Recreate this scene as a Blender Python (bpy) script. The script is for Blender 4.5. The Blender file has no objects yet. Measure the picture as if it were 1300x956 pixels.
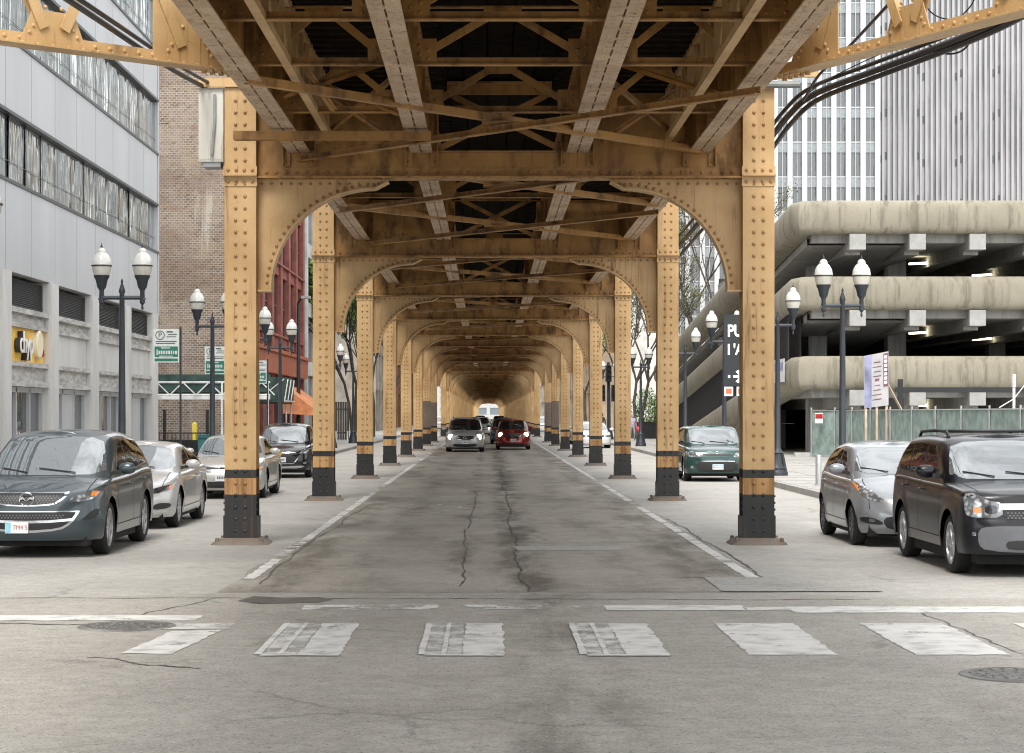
import bpy, bmesh, math, random
from mathutils import Vector, Matrix
from mathutils.bvhtree import BVHTree
random.seed(7)
S = bpy.context.scene
COL = S.collection
R = math.radians
PI = math.pi
F = 2600.0; VX = 620.0; VY = 525.0; CH = 1.95     # focal length in photo pixels, vanishing point, eye height
U = 2600 / 2050                                   # layout depths stretched about the camera by the ratio of new to old focal length

def at(x, y, Y):
    Y = Y * U
    return Vector(((x - VX) * Y / F, Y, CH - (y - VY) * Y / F))

# ------------------------------------------------------------------ materials
def nodes(name):
    m = bpy.data.materials.new(name); m.use_nodes = True
    nt = m.node_tree; b = nt.nodes['Principled BSDF']
    return m, nt, b
def N(nt, t, **kw):
    n = nt.nodes.new(t)
    for k, v in kw.items(): setattr(n, k, v)
    return n
def c4(c): return (c[0], c[1], c[2], 1.0)
def pos(nt, scale=(1, 1, 1)):
    g = N(nt, 'ShaderNodeNewGeometry'); mp = N(nt, 'ShaderNodeMapping'); mp.inputs['Scale'].default_value = scale
    nt.links.new(g.outputs['Position'], mp.inputs['Vector']); return mp.outputs[0]
def noise(nt, vec, scale, detail=4, rough=.55):
    n = N(nt, 'ShaderNodeTexNoise'); n.inputs['Scale'].default_value = scale
    n.inputs['Detail'].default_value = detail; n.inputs['Roughness'].default_value = rough
    nt.links.new(vec, n.inputs['Vector']); return n.outputs['Fac']
def ramp(nt, fac, lo, hi, a=0., b=1.):
    n = N(nt, 'ShaderNodeMapRange'); n.interpolation_type = 'SMOOTHSTEP'
    n.inputs[1].default_value = lo; n.inputs[2].default_value = hi; n.inputs[3].default_value = a; n.inputs[4].default_value = b
    nt.links.new(fac, n.inputs[0]); return n.outputs[0]
def mixc(nt, fac, a, b, mode='MIX'):
    n = N(nt, 'ShaderNodeMix'); n.data_type = 'RGBA'; n.blend_type = mode
    for s, v in ((0, fac), (6, a), (7, b)):
        if isinstance(v, (int, float)): n.inputs[s].default_value = v
        elif isinstance(v, (tuple, list)): n.inputs[s].default_value = c4(v)
        else: nt.links.new(v, n.inputs[s])
    return n.outputs[2]
def math_(nt, op, a, b=0.):
    n = N(nt, 'ShaderNodeMath'); n.operation = op
    for s, v in ((0, a), (1, b)):
        if isinstance(v, (int, float)): n.inputs[s].default_value = v
        else: nt.links.new(v, n.inputs[s])
    return n.outputs[0]
def bump(nt, b, fac, strength=.2, dist=.01):
    n = N(nt, 'ShaderNodeBump'); n.inputs['Strength'].default_value = strength; n.inputs['Distance'].default_value = dist
    nt.links.new(fac, n.inputs['Height']); nt.links.new(n.outputs[0], b.inputs['Normal'])

def plain(name, c, rough=.5, metal=0., coat=0., spec=None, var=.12, scale=3., stretch=(1, 1, 1), bmp=0., emit=None, es=1.):
    m, nt, b = nodes(name)
    b.inputs['Roughness'].default_value = rough; b.inputs['Metallic'].default_value = metal
    b.inputs['Coat Weight'].default_value = coat; b.inputs['Coat Roughness'].default_value = .04
    if spec is not None: b.inputs['Specular IOR Level'].default_value = spec
    if var > 0:
        v = pos(nt, stretch); f = noise(nt, v, scale)
        d = tuple(x * (1 - var * 1.6) for x in c); u = tuple(min(1, x * (1 + var)) for x in c)
        nt.links.new(mixc(nt, ramp(nt, f, .3, .7), d, u), b.inputs['Base Color'])
        if bmp: bump(nt, b, noise(nt, v, scale * 12), bmp, .01)
    else: b.inputs['Base Color'].default_value = c4(c)
    if emit:
        b.inputs['Emission Color'].default_value = c4(emit); b.inputs['Emission Strength'].default_value = es
    return m

def steel(name, c1, c2, grime, g_lo=.56, g_hi=.74, rough=.5, rust=(.16, .06, .02), st=(5, 5, .35)):
    m, nt, b = nodes(name)
    v = pos(nt); vs = pos(nt, st)
    base = mixc(nt, ramp(nt, noise(nt, v, 1.3, 5), .3, .7), c1, c2)
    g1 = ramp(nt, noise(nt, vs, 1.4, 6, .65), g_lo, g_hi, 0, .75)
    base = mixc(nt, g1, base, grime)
    sp = ramp(nt, noise(nt, v, 14, 6, .7), .66, .73, 0, .8)
    base = mixc(nt, sp, base, rust)
    dr = math_(nt, 'MULTIPLY', ramp(nt, noise(nt, pos(nt, (16, 16, .55)), 1.2, 5, .6), .55, .70), ramp(nt, noise(nt, v, .9, 3), .40, .60))
    base = mixc(nt, math_(nt, 'MULTIPLY', dr, .6), base, rust)
    fine = mixc(nt, .22, base, mixc(nt, noise(nt, v, 60, 3), (.35, .35, .35), (.75, .75, .75)), 'OVERLAY')
    nt.links.new(fine, b.inputs['Base Color'])
    nt.links.new(ramp(nt, g1, 0, 1, rough, .8), b.inputs['Roughness'])
    bump(nt, b, noise(nt, v, 30, 5), .12, .01)
    return m

M = {}
M['tan'] = steel('tan_steel_paint', (.55, .365, .178), (.43, .27, .115), (.17, .085, .03))
M['rivet'] = steel('shaded_rivet_paint', (.36, .205, .085), (.27, .145, .055), (.12, .055, .02))  # rivet heads coloured darker to stand for the shadow around them
M['tan_dark'] = steel('dark_tan_paint', (.43, .23, .066), (.29, .145, .038), (.06, .028, .010), .44, .70, st=(2.2, 2.2, .9))  # deeper brown tan with broader dark mottling, for the overhead members
M['tan_low'] = steel('rusty_tan_paint', (.50, .30, .12), (.36, .19, .065), (.14, .06, .02), .42, .64)
M['flange'] = steel('worn_flange_paint', (.56, .42, .29), (.40, .28, .18), (.15, .075, .03), .5, .74, .65)
M['black_paint'] = steel('black_column_paint', (.010, .011, .012), (.017, .017, .017), (.06, .035, .02), .58, .78, .45, (.09, .04, .018))
M['grey_brown'] = steel('brown_primer', (.17, .13, .10), (.14, .105, .08), (.08, .05, .03))
M['rust_base'] = steel('rusted_base_plate', (.12, .112, .10), (.19, .155, .125), (.20, .10, .05), .5, .68, .75)
M['tie'] = plain('old_tie_timber', (.010, .007, .0045), .95, spec=.05, var=.3, scale=6)
M['dark_slot'] = plain('dark_slot', (.012, .010, .008), .8, var=0)
M['rubber'] = plain('tyre_rubber', (.010, .010, .0105), .75, var=.15)
M['trim'] = plain('black_plastic_trim', (.016, .016, .017), .5, var=.1)
M['under'] = plain('dark_underbody', (.008, .008, .008), .9, var=0)
M['gap'] = plain('panel_gap', (.006, .006, .006), .8, var=0)
M['alloy'] = plain('alloy_rim', (.55, .56, .58), .28, .85, var=.05)
M['alloy_dark'] = plain('dark_alloy_rim', (.10, .10, .105), .35, .6, var=.05)
M['chrome'] = plain('chrome', (.62, .63, .65), .12, 1., var=0)
M['grey_plastic'] = plain('grey_plastic', (.12, .125, .135), .55, var=.08)
M['amber'] = plain('amber_lens', (.75, .22, .03), .15, coat=.6, var=0)
M['red_lens'] = plain('red_lens', (.4, .02, .02), .2, coat=.6, var=0)
M['plate'] = plain('plate_white', (.72, .74, .76), .4, var=.05, scale=20)
M['plate_blue'] = plain('plate_blue', (.25, .55, .66), .4, var=.2, scale=14)
M['plate_ink'] = plain('plate_red_ink', (.45, .06, .05), .5, var=0)
M['gold'] = plain('gold_badge', (.75, .48, .12), .25, .8, var=0)
M['lamp_lit'] = plain('lit_headlamp', (.9, .88, .8), .2, var=0, emit=(1, .86, .62), es=9)
M['lamp_lit_far'] = plain('lit_headlamp_warm', (.9, .85, .7), .2, var=0, emit=(1, .80, .5), es=6)

def glass(name, c=(.012, .014, .016), rough=.02, ior=1.55, wave=0., wscale=.6):
    m, nt, b = nodes(name)
    b.inputs['Base Color'].default_value = c4(c); b.inputs['Roughness'].default_value = rough; b.inputs['IOR'].default_value = ior
    if wave:
        v = pos(nt, (1, 1.4, .35)); bump(nt, b, noise(nt, v, wscale, 3), wave, .2)
    return m
M['windshield'] = glass('windshield_glass', (.10, .115, .125), .015, 3.0)
M['side_glass'] = glass('tinted_side_glass', (.012, .012, .012), .02, 1.6)
M['lamp_glass'] = None
def lampglass():
    m, nt, b = nodes('headlamp_glass')
    v = pos(nt, (1, 1, 1)); vo = N(nt, 'ShaderNodeTexVoronoi'); vo.inputs['Scale'].default_value = 14
    nt.links.new(v, vo.inputs['Vector'])
    nt.links.new(mixc(nt, ramp(nt, vo.outputs['Distance'], .1, .6), (.62, .64, .66), (.16, .17, .18)), b.inputs['Base Color'])
    b.inputs['Roughness'].default_value = .12; b.inputs['Metallic'].default_value = .45; b.inputs['Coat Weight'].default_value = 1
    return m
M['lamp_glass'] = lampglass()
M['lamp_dark'] = plain('dark_headlamp', (.05, .05, .055), .08, .3, 1., var=.3, scale=16)
def carpaint(name, c, metal=.45, rough=.3, coat=.8):
    m, nt, b = nodes(name)
    v = pos(nt); f = noise(nt, v, 420, 1)
    nt.links.new(mixc(nt, f, tuple(x * .85 for x in c), tuple(min(1, x * 1.15) for x in c)), b.inputs['Base Color'])
    b.inputs['Metallic'].default_value = metal; b.inputs['Roughness'].default_value = rough
    b.inputs['Coat Weight'].default_value = coat; b.inputs['Coat Roughness'].default_value = .03
    b.inputs['Specular IOR Level'].default_value = .35
    return m

# ------------------------------------------------------------------ mesh builder
class MB:
    def __init__(s): s.v = []; s.f = []; s.m = []
    def add(s, vs, fs, mi=0):
        o = len(s.v); s.v += [tuple(p) for p in vs]
        for f in fs: s.f.append(tuple(i + o for i in f)); s.m.append(mi)
    def box(s, x0, x1, y0, y1, z0, z1, mi=0):
        s.add([(x0, y0, z0), (x1, y0, z0), (x1, y1, z0), (x0, y1, z0), (x0, y0, z1), (x1, y0, z1), (x1, y1, z1), (x0, y1, z1)],
              [(3, 2, 1, 0), (4, 5, 6, 7), (0, 1, 5, 4), (1, 2, 6, 5), (2, 3, 7, 6), (3, 0, 4, 7)], mi)
    def quad(s, a, b, c, d, mi=0): s.add([a, b, c, d], [(0, 1, 2, 3)], mi)
    def bar(s, p, q, w, h, up=(0, 0, 1), mi=0):
        p = Vector(p); q = Vector(q); d = (q - p).normalized(); u = Vector(up)
        sx = d.cross(u)
        if sx.length < 1e-4: sx = d.cross(Vector((1, 0, 0)))
        sx.normalize(); u = sx.cross(d).normalized(); a = sx * w / 2; b = u * h / 2
        s.add([p - a - b, p + a - b, p + a + b, p - a + b, q - a - b, q + a - b, q + a + b, q - a + b],
              [(0, 1, 2, 3), (7, 6, 5, 4), (0, 4, 5, 1), (1, 5, 6, 2), (2, 6, 7, 3), (3, 7, 4, 0)], mi)
    def tube(s, pts, r, n=8, mi=0, caps=True):
        pts = [Vector(p) for p in pts]; k = len(pts); o = len(s.v)
        rs = r if isinstance(r, (list, tuple)) else [r] * k
        ref = None
        for i, p in enumerate(pts):
            d = (pts[min(i + 1, k - 1)] - pts[max(i - 1, 0)]).normalized()
            if ref is None:
                ref = d.cross(Vector((0, 0, 1)))
                if ref.length < 1e-3: ref = d.cross(Vector((1, 0, 0)))
            a = (ref - d * ref.dot(d)).normalized(); b = d.cross(a); ref = a
            for j in range(n):
                t = 2 * PI * j / n; s.v.append(tuple(p + (a * math.cos(t) + b * math.sin(t)) * rs[i]))
        for i in range(k - 1):
            for j in range(n):
                j2 = (j + 1) % n
                s.f.append((o + i * n + j, o + i * n + j2, o + (i + 1) * n + j2, o + (i + 1) * n + j)); s.m.append(mi)
        if caps:
            s.f.append(tuple(o + j for j in range(n))[::-1]); s.m.append(mi)
            s.f.append(tuple(o + (k - 1) * n + j for j in range(n))); s.m.append(mi)
    def lathe(s, prof, c=(0, 0, 0), n=16, axis='z', mi=0, flip=1):
        o = len(s.v); k = len(prof)
        for (r, h) in prof:
            for j in range(n):
                t = 2 * PI * j / n; a, b = r * math.cos(t), r * math.sin(t)
                if axis == 'z': p = (c[0] + a, c[1] + b, c[2] + h)
                elif axis == 'x': p = (c[0] + h * flip, c[1] + a, c[2] + b)
                else: p = (c[0] + a, c[1] + h * flip, c[2] + b)
                s.v.append(p)
        for i in range(k - 1):
            for j in range(n):
                j2 = (j + 1) % n
                s.f.append((o + i * n + j, o + i * n + j2, o + (i + 1) * n + j2, o + (i + 1) * n + j)); s.m.append(mi)
    def prism(s, poly, f0, f1, mi=0):
        """poly: list of 2-tuples; f0, f1 map a 2-tuple to the two end points"""
        n = len(poly); a = [f0(p) for p in poly]; b = [f1(p) for p in poly]
        s.add(a + b, [tuple(range(n))[::-1], tuple(range(n, 2 * n))] + [(i, (i + 1) % n, n + (i + 1) % n, n + i) for i in range(n)], mi)
    def dome(s, p, nrm, r=.023, h=.016, mi=0):
        p = Vector(p); nrm = Vector(nrm); a = nrm.cross(Vector((.3, .5, .81))).normalized(); b = nrm.cross(a)
        vs = []
        for rr, hh in ((r, 0), (r * .8, h * .65)):
            for j in range(7):
                t = 2 * PI * j / 7; vs.append(p + (a * math.cos(t) + b * math.sin(t)) * rr + nrm * hh)
        vs.append(p + nrm * h)
        s.add(vs, [(j, (j + 1) % 7, 7 + (j + 1) % 7, 7 + j) for j in range(7)] + [(7 + j, 7 + (j + 1) % 7, 14) for j in range(7)], mi)
    def mesh(s, name, mats, smooth=False):
        me = bpy.data.meshes.new(name); me.from_pydata(s.v, [], s.f); me.update()
        for m in (mats if isinstance(mats, (list, tuple)) else [mats]): me.materials.append(m)
        me.polygons.foreach_set('material_index', s.m)
        bm = bmesh.new(); bm.from_mesh(me); bmesh.ops.recalc_face_normals(bm, faces=bm.faces); bm.to_mesh(me); bm.free()
        if smooth == 'auto':
            me.polygons.foreach_set('use_smooth', [True] * len(me.polygons)); me.set_sharp_from_angle(angle=R(38))
        elif smooth: me.polygons.foreach_set('use_smooth', [True] * len(me.polygons))
        return me
    def build(s, name, mats, parent=None, smooth=False, loc=(0, 0, 0), rz=0):
        return link(name, s.mesh(name, mats, smooth), parent, loc, rz)

def link(name, data, parent=None, loc=(0, 0, 0), rz=0):
    o = bpy.data.objects.new(name, data); COL.objects.link(o); o.location = loc; o.rotation_euler = (0, 0, rz)
    if parent: o.parent = parent
    return o
def thing(name, label, cat, loc=(0, 0, 0), rz=0, group=None):
    o = link(name, None, None, loc, rz); return tag(o, label, cat, group)
def tag(o, label, cat, group=None):
    o['label'] = label; o['category'] = cat
    if group: o['group'] = group
    return o
def struct(o, kind='structure'): o['kind'] = kind; return o
def copy_tree(o, parent=None):
    c = o.copy(); COL.objects.link(c); c.parent = parent
    for ch in list(o.children): copy_tree(ch, c)
    return c
def relabel(o, loc, rz, label, group=None):
    o.location = loc; o.rotation_euler = (0, 0, rz); o['label'] = label
    if group: o['group'] = group
    return o
def text(s, name, size, ext, m, parent, loc, rot, align='CENTER', sx=1., bold=0.):
    cu = bpy.data.curves.new(name, 'FONT'); cu.body = s; cu.size = size; cu.extrude = ext; cu.align_x = align; cu.offset = bold; cu.align_y = 'CENTER'
    t = bpy.data.objects.new(name, cu); COL.objects.link(t); bpy.context.view_layer.update()
    me = bpy.data.meshes.new_from_object(t.evaluated_get(bpy.context.evaluated_depsgraph_get()))
    bpy.data.objects.remove(t); me.materials.clear(); me.materials.append(m)
    o = link(name, me, parent, loc); o.rotation_euler = rot; o.scale = (sx, 1, 1); return o
ORD = ['nearest', 'second', 'third', 'fourth', 'fifth', 'sixth', 'seventh', 'eighth', 'ninth', 'tenth', 'eleventh', 'twelfth']

# ------------------------------------------------------------------ camera, light
cam = bpy.data.cameras.new('camera'); co = link('camera', cam); co.location = (0, 0, CH); co.rotation_euler = (R(90), 0, 0)
cam.sensor_width = 36; cam.lens = F / 1300 * 36; cam.shift_x = 30 / 1300; cam.shift_y = 47 / 1300
cam.clip_start = .1; cam.clip_end = 3000; S.camera = co
S.view_settings.view_transform = 'Standard'; S.view_settings.look = 'None'; S.view_settings.gamma = 1
S.view_settings.exposure = .92; S.cycles.filter_width = 1.1
w = bpy.data.worlds.new('World'); S.world = w; w.use_nodes = True
nt = w.node_tree; bg = nt.nodes['Background']
sky = N(nt, 'ShaderNodeTexSky'); sky.sky_type = 'NISHITA'; sky.sun_disc = False
SUN_EL, SUN_AZ = R(52), R(189)          # azimuth clockwise from +Y: behind the camera, to its right
sky.sun_elevation = SUN_EL; sky.sun_rotation = SUN_AZ; sky.dust_density = 4; sky.air_density = 1.2
hs = N(nt, 'ShaderNodeHueSaturation'); hs.inputs['Saturation'].default_value = .22; hs.inputs['Value'].default_value = 1.0
nt.links.new(sky.outputs[0], hs.inputs['Color'])
cl = mixc(nt, .7, hs.outputs[0], (8.0, 8.15, 8.3))            # thin even cloud over the blue
tc = N(nt, 'ShaderNodeTexCoord'); mpp = N(nt, 'ShaderNodeMapping'); mpp.inputs['Scale'].default_value = (1, 1, 2.2); nt.links.new(tc.outputs['Generated'], mpp.inputs['Vector'])
cf = ramp(nt, noise(nt, mpp.outputs[0], 2.6, 6, .6), .36, .64, .62, 1.28)
vm = N(nt, 'ShaderNodeVectorMath'); vm.operation = 'SCALE'; nt.links.new(cl, vm.inputs[0]); nt.links.new(cf, vm.inputs['Scale'])
nt.links.new(vm.outputs[0], bg.inputs['Color'])
bg.inputs['Strength'].default_value = .15
sl = bpy.data.lights.new('sun', 'SUN'); sl.energy = 1.7; sl.angle = R(20); sl.color = (1, .95, .88)
so = link('sun', sl)
sd = Vector((math.sin(SUN_AZ) * math.cos(SUN_EL), math.cos(SUN_AZ) * math.cos(SUN_EL), math.sin(SUN_EL)))
so.rotation_euler = sd.to_track_quat('Z', 'Y').to_euler()
# ------------------------------------------------------------------ elevated railway
XC = .165; D = 12.1 * U; HX = 3.856; ZB = 5.46; ZT = 6.9; ZS = 5.85
def rivet_row(mb, p, q, step, nrm, r=.026, mi=0):
    p = Vector(p); q = Vector(q); n = max(1, int((q - p).length / step))
    for i in range(n + 1): mb.dome(p.lerp(q, i / n), nrm, r, r * .85, mi)

def column_mesh(primer=False):
    mb = MB(); fw = .235; d = .225; ft = .035; wt = .06
    prof = [(-fw, -d), (fw, -d), (fw, -d + ft), (wt, -d + ft), (wt, d - ft), (fw, d - ft), (fw, d), (-fw, d), (-fw, d - ft), (-wt, d - ft), (-wt, -d + ft), (-fw, -d + ft)]
    lv = [(.1, 1), (.745, 3), (.99, 1), (1.11, 3 if not primer else 2), (2.7, 0), (6.86, 0)]
    if not primer: lv = [(.1, 1), (.745, 3), (.99, 1), (1.11, 3), (1.12, 0), (6.86, 0)]
    n = len(prof); o = len(mb.v)
    for z, _ in lv: mb.v += [(x, y, z) for x, y in prof]
    for i in range(len(lv) - 1):
        for j in range(n):
            j2 = (j + 1) % n
            mb.f.append((o + i * n + j, o + i * n + j2, o + (i + 1) * n + j2, o + (i + 1) * n + j)); mb.m.append(lv[i][1])
    mb.f.append(tuple(o + (len(lv) - 1) * n + j for j in range(n))); mb.m.append(0)
    def zm(z):
        k = 0
        for a, m_ in lv:
            if z >= a: k = m_
        return k
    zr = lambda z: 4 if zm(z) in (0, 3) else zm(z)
    z = .2
    while z < 6.75:
        if abs(z - ZB - .05) > .1:
            for sx in (-.07, .07):
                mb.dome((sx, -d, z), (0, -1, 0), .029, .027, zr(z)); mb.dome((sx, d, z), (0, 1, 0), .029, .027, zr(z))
            for sx in (-1, 1):
                mb.dome((sx * wt, -d + ft + .07, z), (sx, 0, 0), .022, .016, zm(z))
        z += .178
    for z in (.42, .52, .62, .72):
        for sx in (-1, 1): mb.dome((sx * fw, -d + ft / 2, z), (sx, 0, 0), .02, .022, 1)
    # splice skirt at the foot and ledge at the cap
    for a in (-d - .012, d): mb.box(-.252, .252, a, a + .012, .1, .42, 1)
    mb.box(-fw - .012, -fw, -d, d, .1, .42, 1); mb.box(fw, fw + .012, -d, d, .1, .42, 1)
    mb.box(-.25, .25, -d - .09, -d - .001, ZB + .02, ZB + .045); mb.box(-.25, .25, -d - .014, -d - .001, ZB + .045, ZB + .17)
    mb.box(-.25, .25, -d - .014, -d - .001, ZB - .13, ZB + .02)
    for k in range(4):
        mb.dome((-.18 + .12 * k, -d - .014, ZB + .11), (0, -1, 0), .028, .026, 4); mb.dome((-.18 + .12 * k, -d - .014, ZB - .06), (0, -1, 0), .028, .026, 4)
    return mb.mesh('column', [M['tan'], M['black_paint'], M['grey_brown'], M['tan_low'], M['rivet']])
def base_mesh():
    mb = MB(); o = []
    for (hw, z) in ((.43, 0), (.41, .03), (.29, .1)):
        pts = []
        for (sx, sy) in ((-1, -1), (1, -1), (1, 1), (-1, 1)):
            for k in range(4):
                a = math.atan2(sy, sx) - PI / 4 + PI / 2 * k / 3
                r = hw * .35; pts.append((sx * (hw - r) + r * math.cos(a), sy * (hw - r) + r * math.sin(a), z))
        o.append(pts)
    n = len(o[0])
    for p in o: mb.v += p
    for i in range(2):
        for j in range(n):
            mb.f.append((i * n + j, i * n + (j + 1) % n, (i + 1) * n + (j + 1) % n, (i + 1) * n + j)); mb.m.append(0)
    mb.f.append(tuple(2 * n + j for j in range(n))); mb.m.append(0)
    for sx in (-.33, .33):
        for sy in (-.33, .33): mb.lathe([(.03, .02), (.03, .10), (.0, .11)], (sx, sy, 0), 6)
    return mb.mesh('base', M['rust_base'], 'auto')
def beam_mesh():
    mb = MB(); L = HX - .065
    for s in (-1, 1): mb.box(*sorted((s * .97, s * L)), -.012, .012, ZB + .03, ZT - .03)
    mb.box(-.969, .969, -.012, .012, ZB + .03, ZB + .40); mb.box(-.969, .969, -.08, .08, ZB + .401, ZB + .42)
    for s in (-1, 1): mb.bar((s * .95, .02, ZB + .44), (-s * .95, .02 + s * .03, ZT - .06), .09, .012, (0, 1, 0))
    mb.box(-L, L, -.20, .20, ZB, ZB + .028); mb.box(-L, L, -.2, .2, ZT - .028, ZT)
    for sy in (-1, 1):
        a, b = sorted((sy * .014, sy * .03)); mb.box(-L, L, a, b, ZB + .03, ZB + .17); mb.box(-L, L, a, b, ZT - .17, ZT - .03)
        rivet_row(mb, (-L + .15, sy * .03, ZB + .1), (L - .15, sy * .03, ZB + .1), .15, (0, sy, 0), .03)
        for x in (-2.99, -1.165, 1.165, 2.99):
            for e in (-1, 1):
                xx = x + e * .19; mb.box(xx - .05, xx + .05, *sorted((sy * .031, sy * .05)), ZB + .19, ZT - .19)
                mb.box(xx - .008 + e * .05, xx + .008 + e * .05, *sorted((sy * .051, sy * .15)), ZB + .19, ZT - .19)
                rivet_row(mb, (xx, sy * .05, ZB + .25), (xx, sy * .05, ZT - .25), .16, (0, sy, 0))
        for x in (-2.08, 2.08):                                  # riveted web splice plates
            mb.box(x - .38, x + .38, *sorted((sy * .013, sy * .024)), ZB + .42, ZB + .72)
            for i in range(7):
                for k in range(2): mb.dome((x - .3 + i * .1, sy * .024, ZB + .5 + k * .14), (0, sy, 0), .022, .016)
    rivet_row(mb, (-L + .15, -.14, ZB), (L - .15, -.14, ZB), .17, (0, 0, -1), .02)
    return mb.mesh('cross_beam', [M['tan_dark'], M['rivet']])
def knee_mesh(s):
    """bracket under the beam, on the inner side of the column; s = +1 grows to +X; origin at the column's axis"""
    mb = MB(); x0 = .062; xa = .43; xb = .235 + 1.76; z0 = ZB - 1.66; z1 = ZB - .14; nn = 22
    arc = [(xb - (xb - xa) * math.cos(PI / 2 * i / nn), z0 + (z1 - z0) * math.sin(PI / 2 * i / nn)) for i in range(nn + 1)]
    top = [(xb + .2, ZB - .003), (x0, ZB - .003)]
    poly = [(x0, z0)] + arc + top
    n = len(poly); t = .013
    # web as strips so that the concave outline stays clean
    strip = []
    for (x, z) in [(x0, z0), (xa, z0)] + arc[1:]: strip.append((x, z))
    for k, ysgn in ((0, -t), (1, t)):
        base = len(mb.v)
        ups = [(x0, ZB - .003)] + [(x, ZB - .003) for x, z in strip[1:]]
        for (a, b) in zip(strip, ups): mb.v += [(s * a[0], ysgn, a[1]), (s * b[0], ysgn, b[1])]
        for i in range(len(strip) - 1):
            if i == 0 or True:
                mb.f.append((base + 2 * i, base + 2 * i + 2, base + 2 * i + 3, base + 2 * i + 1)); mb.m.append(0)
    # tip triangle
    mb.prism([(xb, z1), (xb + .2, ZB - .003), (xb, ZB - .003)], lambda p: (s * p[0], -t, p[1]), lambda p: (s * p[0], t, p[1]))
    # curved flange
    pts = [(x0 + .03, z0), (xa, z0)] if False else []
    arc2 = [(xa, z0 - .0)] + arc[1:] + [(xb + .2, ZB - .035)]
    fl = []
    for i, (x, z) in enumerate(arc2):
        a = arc2[max(i - 1, 0)]; b = arc2[min(i + 1, len(arc2) - 1)]
        dx, dz = b[0] - a[0], b[1] - a[1]; l = math.hypot(dx, dz); fl.append((x, z, dz / l, -dx / l))
    base = len(mb.v)
    for (x, z, nx, nz) in fl:
        for (yy, k) in ((-.15, .0), (.15, .0), (.15, .022), (-.15, .022)): mb.v.append((s * (x + nx * k), yy, z + nz * k))
    for i in range(len(fl) - 1):
        for j in range(4):
            j2 = (j + 1) % 4; mb.f.append((base + 4 * i + j, base + 4 * i + j2, base + 4 * i + 4 + j2, base + 4 * i + 4 + j)); mb.m.append(0)
    mb.f.append((base, base + 1, base + 2, base + 3)); mb.m.append(0)
    mb.box(*sorted((s * .24, s * (xa + .03))), -.15, .15, z0 - .03, z0 - .004)
    # angle along the arc on the web, with rivets
    for sy in (-1, 1):
        base = len(mb.v)
        for (x, z, nx, nz) in fl[:-1]:
            for k in (-.005, -.11): mb.v.append((s * (x + nx * k), sy * (t + .012), z + nz * k))
        for i in range(len(fl) - 2):
            mb.f.append((base + 2 * i, base + 2 * i + 1, base + 2 * i + 3, base + 2 * i + 2)); mb.m.append(0)
        acc = 0
        for i in range(1, len(fl) - 1):
            x, z, nx, nz = fl[i]
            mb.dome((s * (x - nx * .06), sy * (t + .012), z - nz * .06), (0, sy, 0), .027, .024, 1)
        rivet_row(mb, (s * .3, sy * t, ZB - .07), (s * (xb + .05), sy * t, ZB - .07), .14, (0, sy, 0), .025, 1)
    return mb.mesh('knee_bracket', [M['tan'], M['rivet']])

COLM = column_mesh(); COLP = column_mesh(True); BASE = base_mesh(); BEAM = beam_mesh(); KNL = knee_mesh(1); KNR = knee_mesh(-1)
NB = 46
for i in range(NB):
    if i in (8, 18, 28): continue                                  # nearest gap: cross street; the farther two are added to let light in
    k = i + 2; Y = D * k
    if i < 8: lab = f'{ORD[i]} riveted tan steel frame, two columns and an arched beam over the road'
    else: lab = 'far riveted tan steel frame over the road, beyond the two lit oncoming cars'
    b = thing('arched_bent', lab, 'bent', (XC, Y, 0), 0, 'arched steel frames carrying the elevated track')
    for s in (-1, 1):
        c = link('column', COLP if i in (6, 7) else COLM, b, (s * HX, 0, 0)); link('base', BASE, c)
        link('knee_bracket', KNL if s < 0 else KNR, b, (s * HX, 0, 0))
    link('cross_beam', BEAM, b)

SX = (-2.99, -1.165, 1.165, 2.99)
def stringer_mesh(L):
    mb = MB(); y0 = .045; y1 = L - .045
    for s in (-1, 1):
        mb.box(*sorted((s * .011, s * .165)), y0, y1, ZS, ZS + .02, 1)         # the two bottom angles with the slit between
        mb.box(*sorted((s * .011, s * .024)), y0, y1, ZS + .021, ZS + .15)
        mb.box(*sorted((s * .011, s * .165)), y0, y1, 6.70, 6.72)
        y = y0 + .4
        while y < y1 - .2:
            mb.box(*sorted((s * .012, s * .13)), y - .01, y + .01, ZS + .16, 6.69)
            y += 1.5
        for j in range(int((y1 - y0) / .17)):
            mb.dome((s * .10, y0 + .1 + j * .17, ZS), (0, 0, -1), .017, .011, 1)
    mb.box(-.01, .01, y0, y1, ZS + .03, 6.70)
    for j in range(int((y1 - y0) / .55)):
        yy = y0 + .3 + j * .55; mb.box(-.012, .012, yy, yy + .12, ZS + .003, ZS + .028, 1)   # spacers seen in the slit
    return mb.mesh('stringer', [M['tan_dark'], M['flange']])
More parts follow.
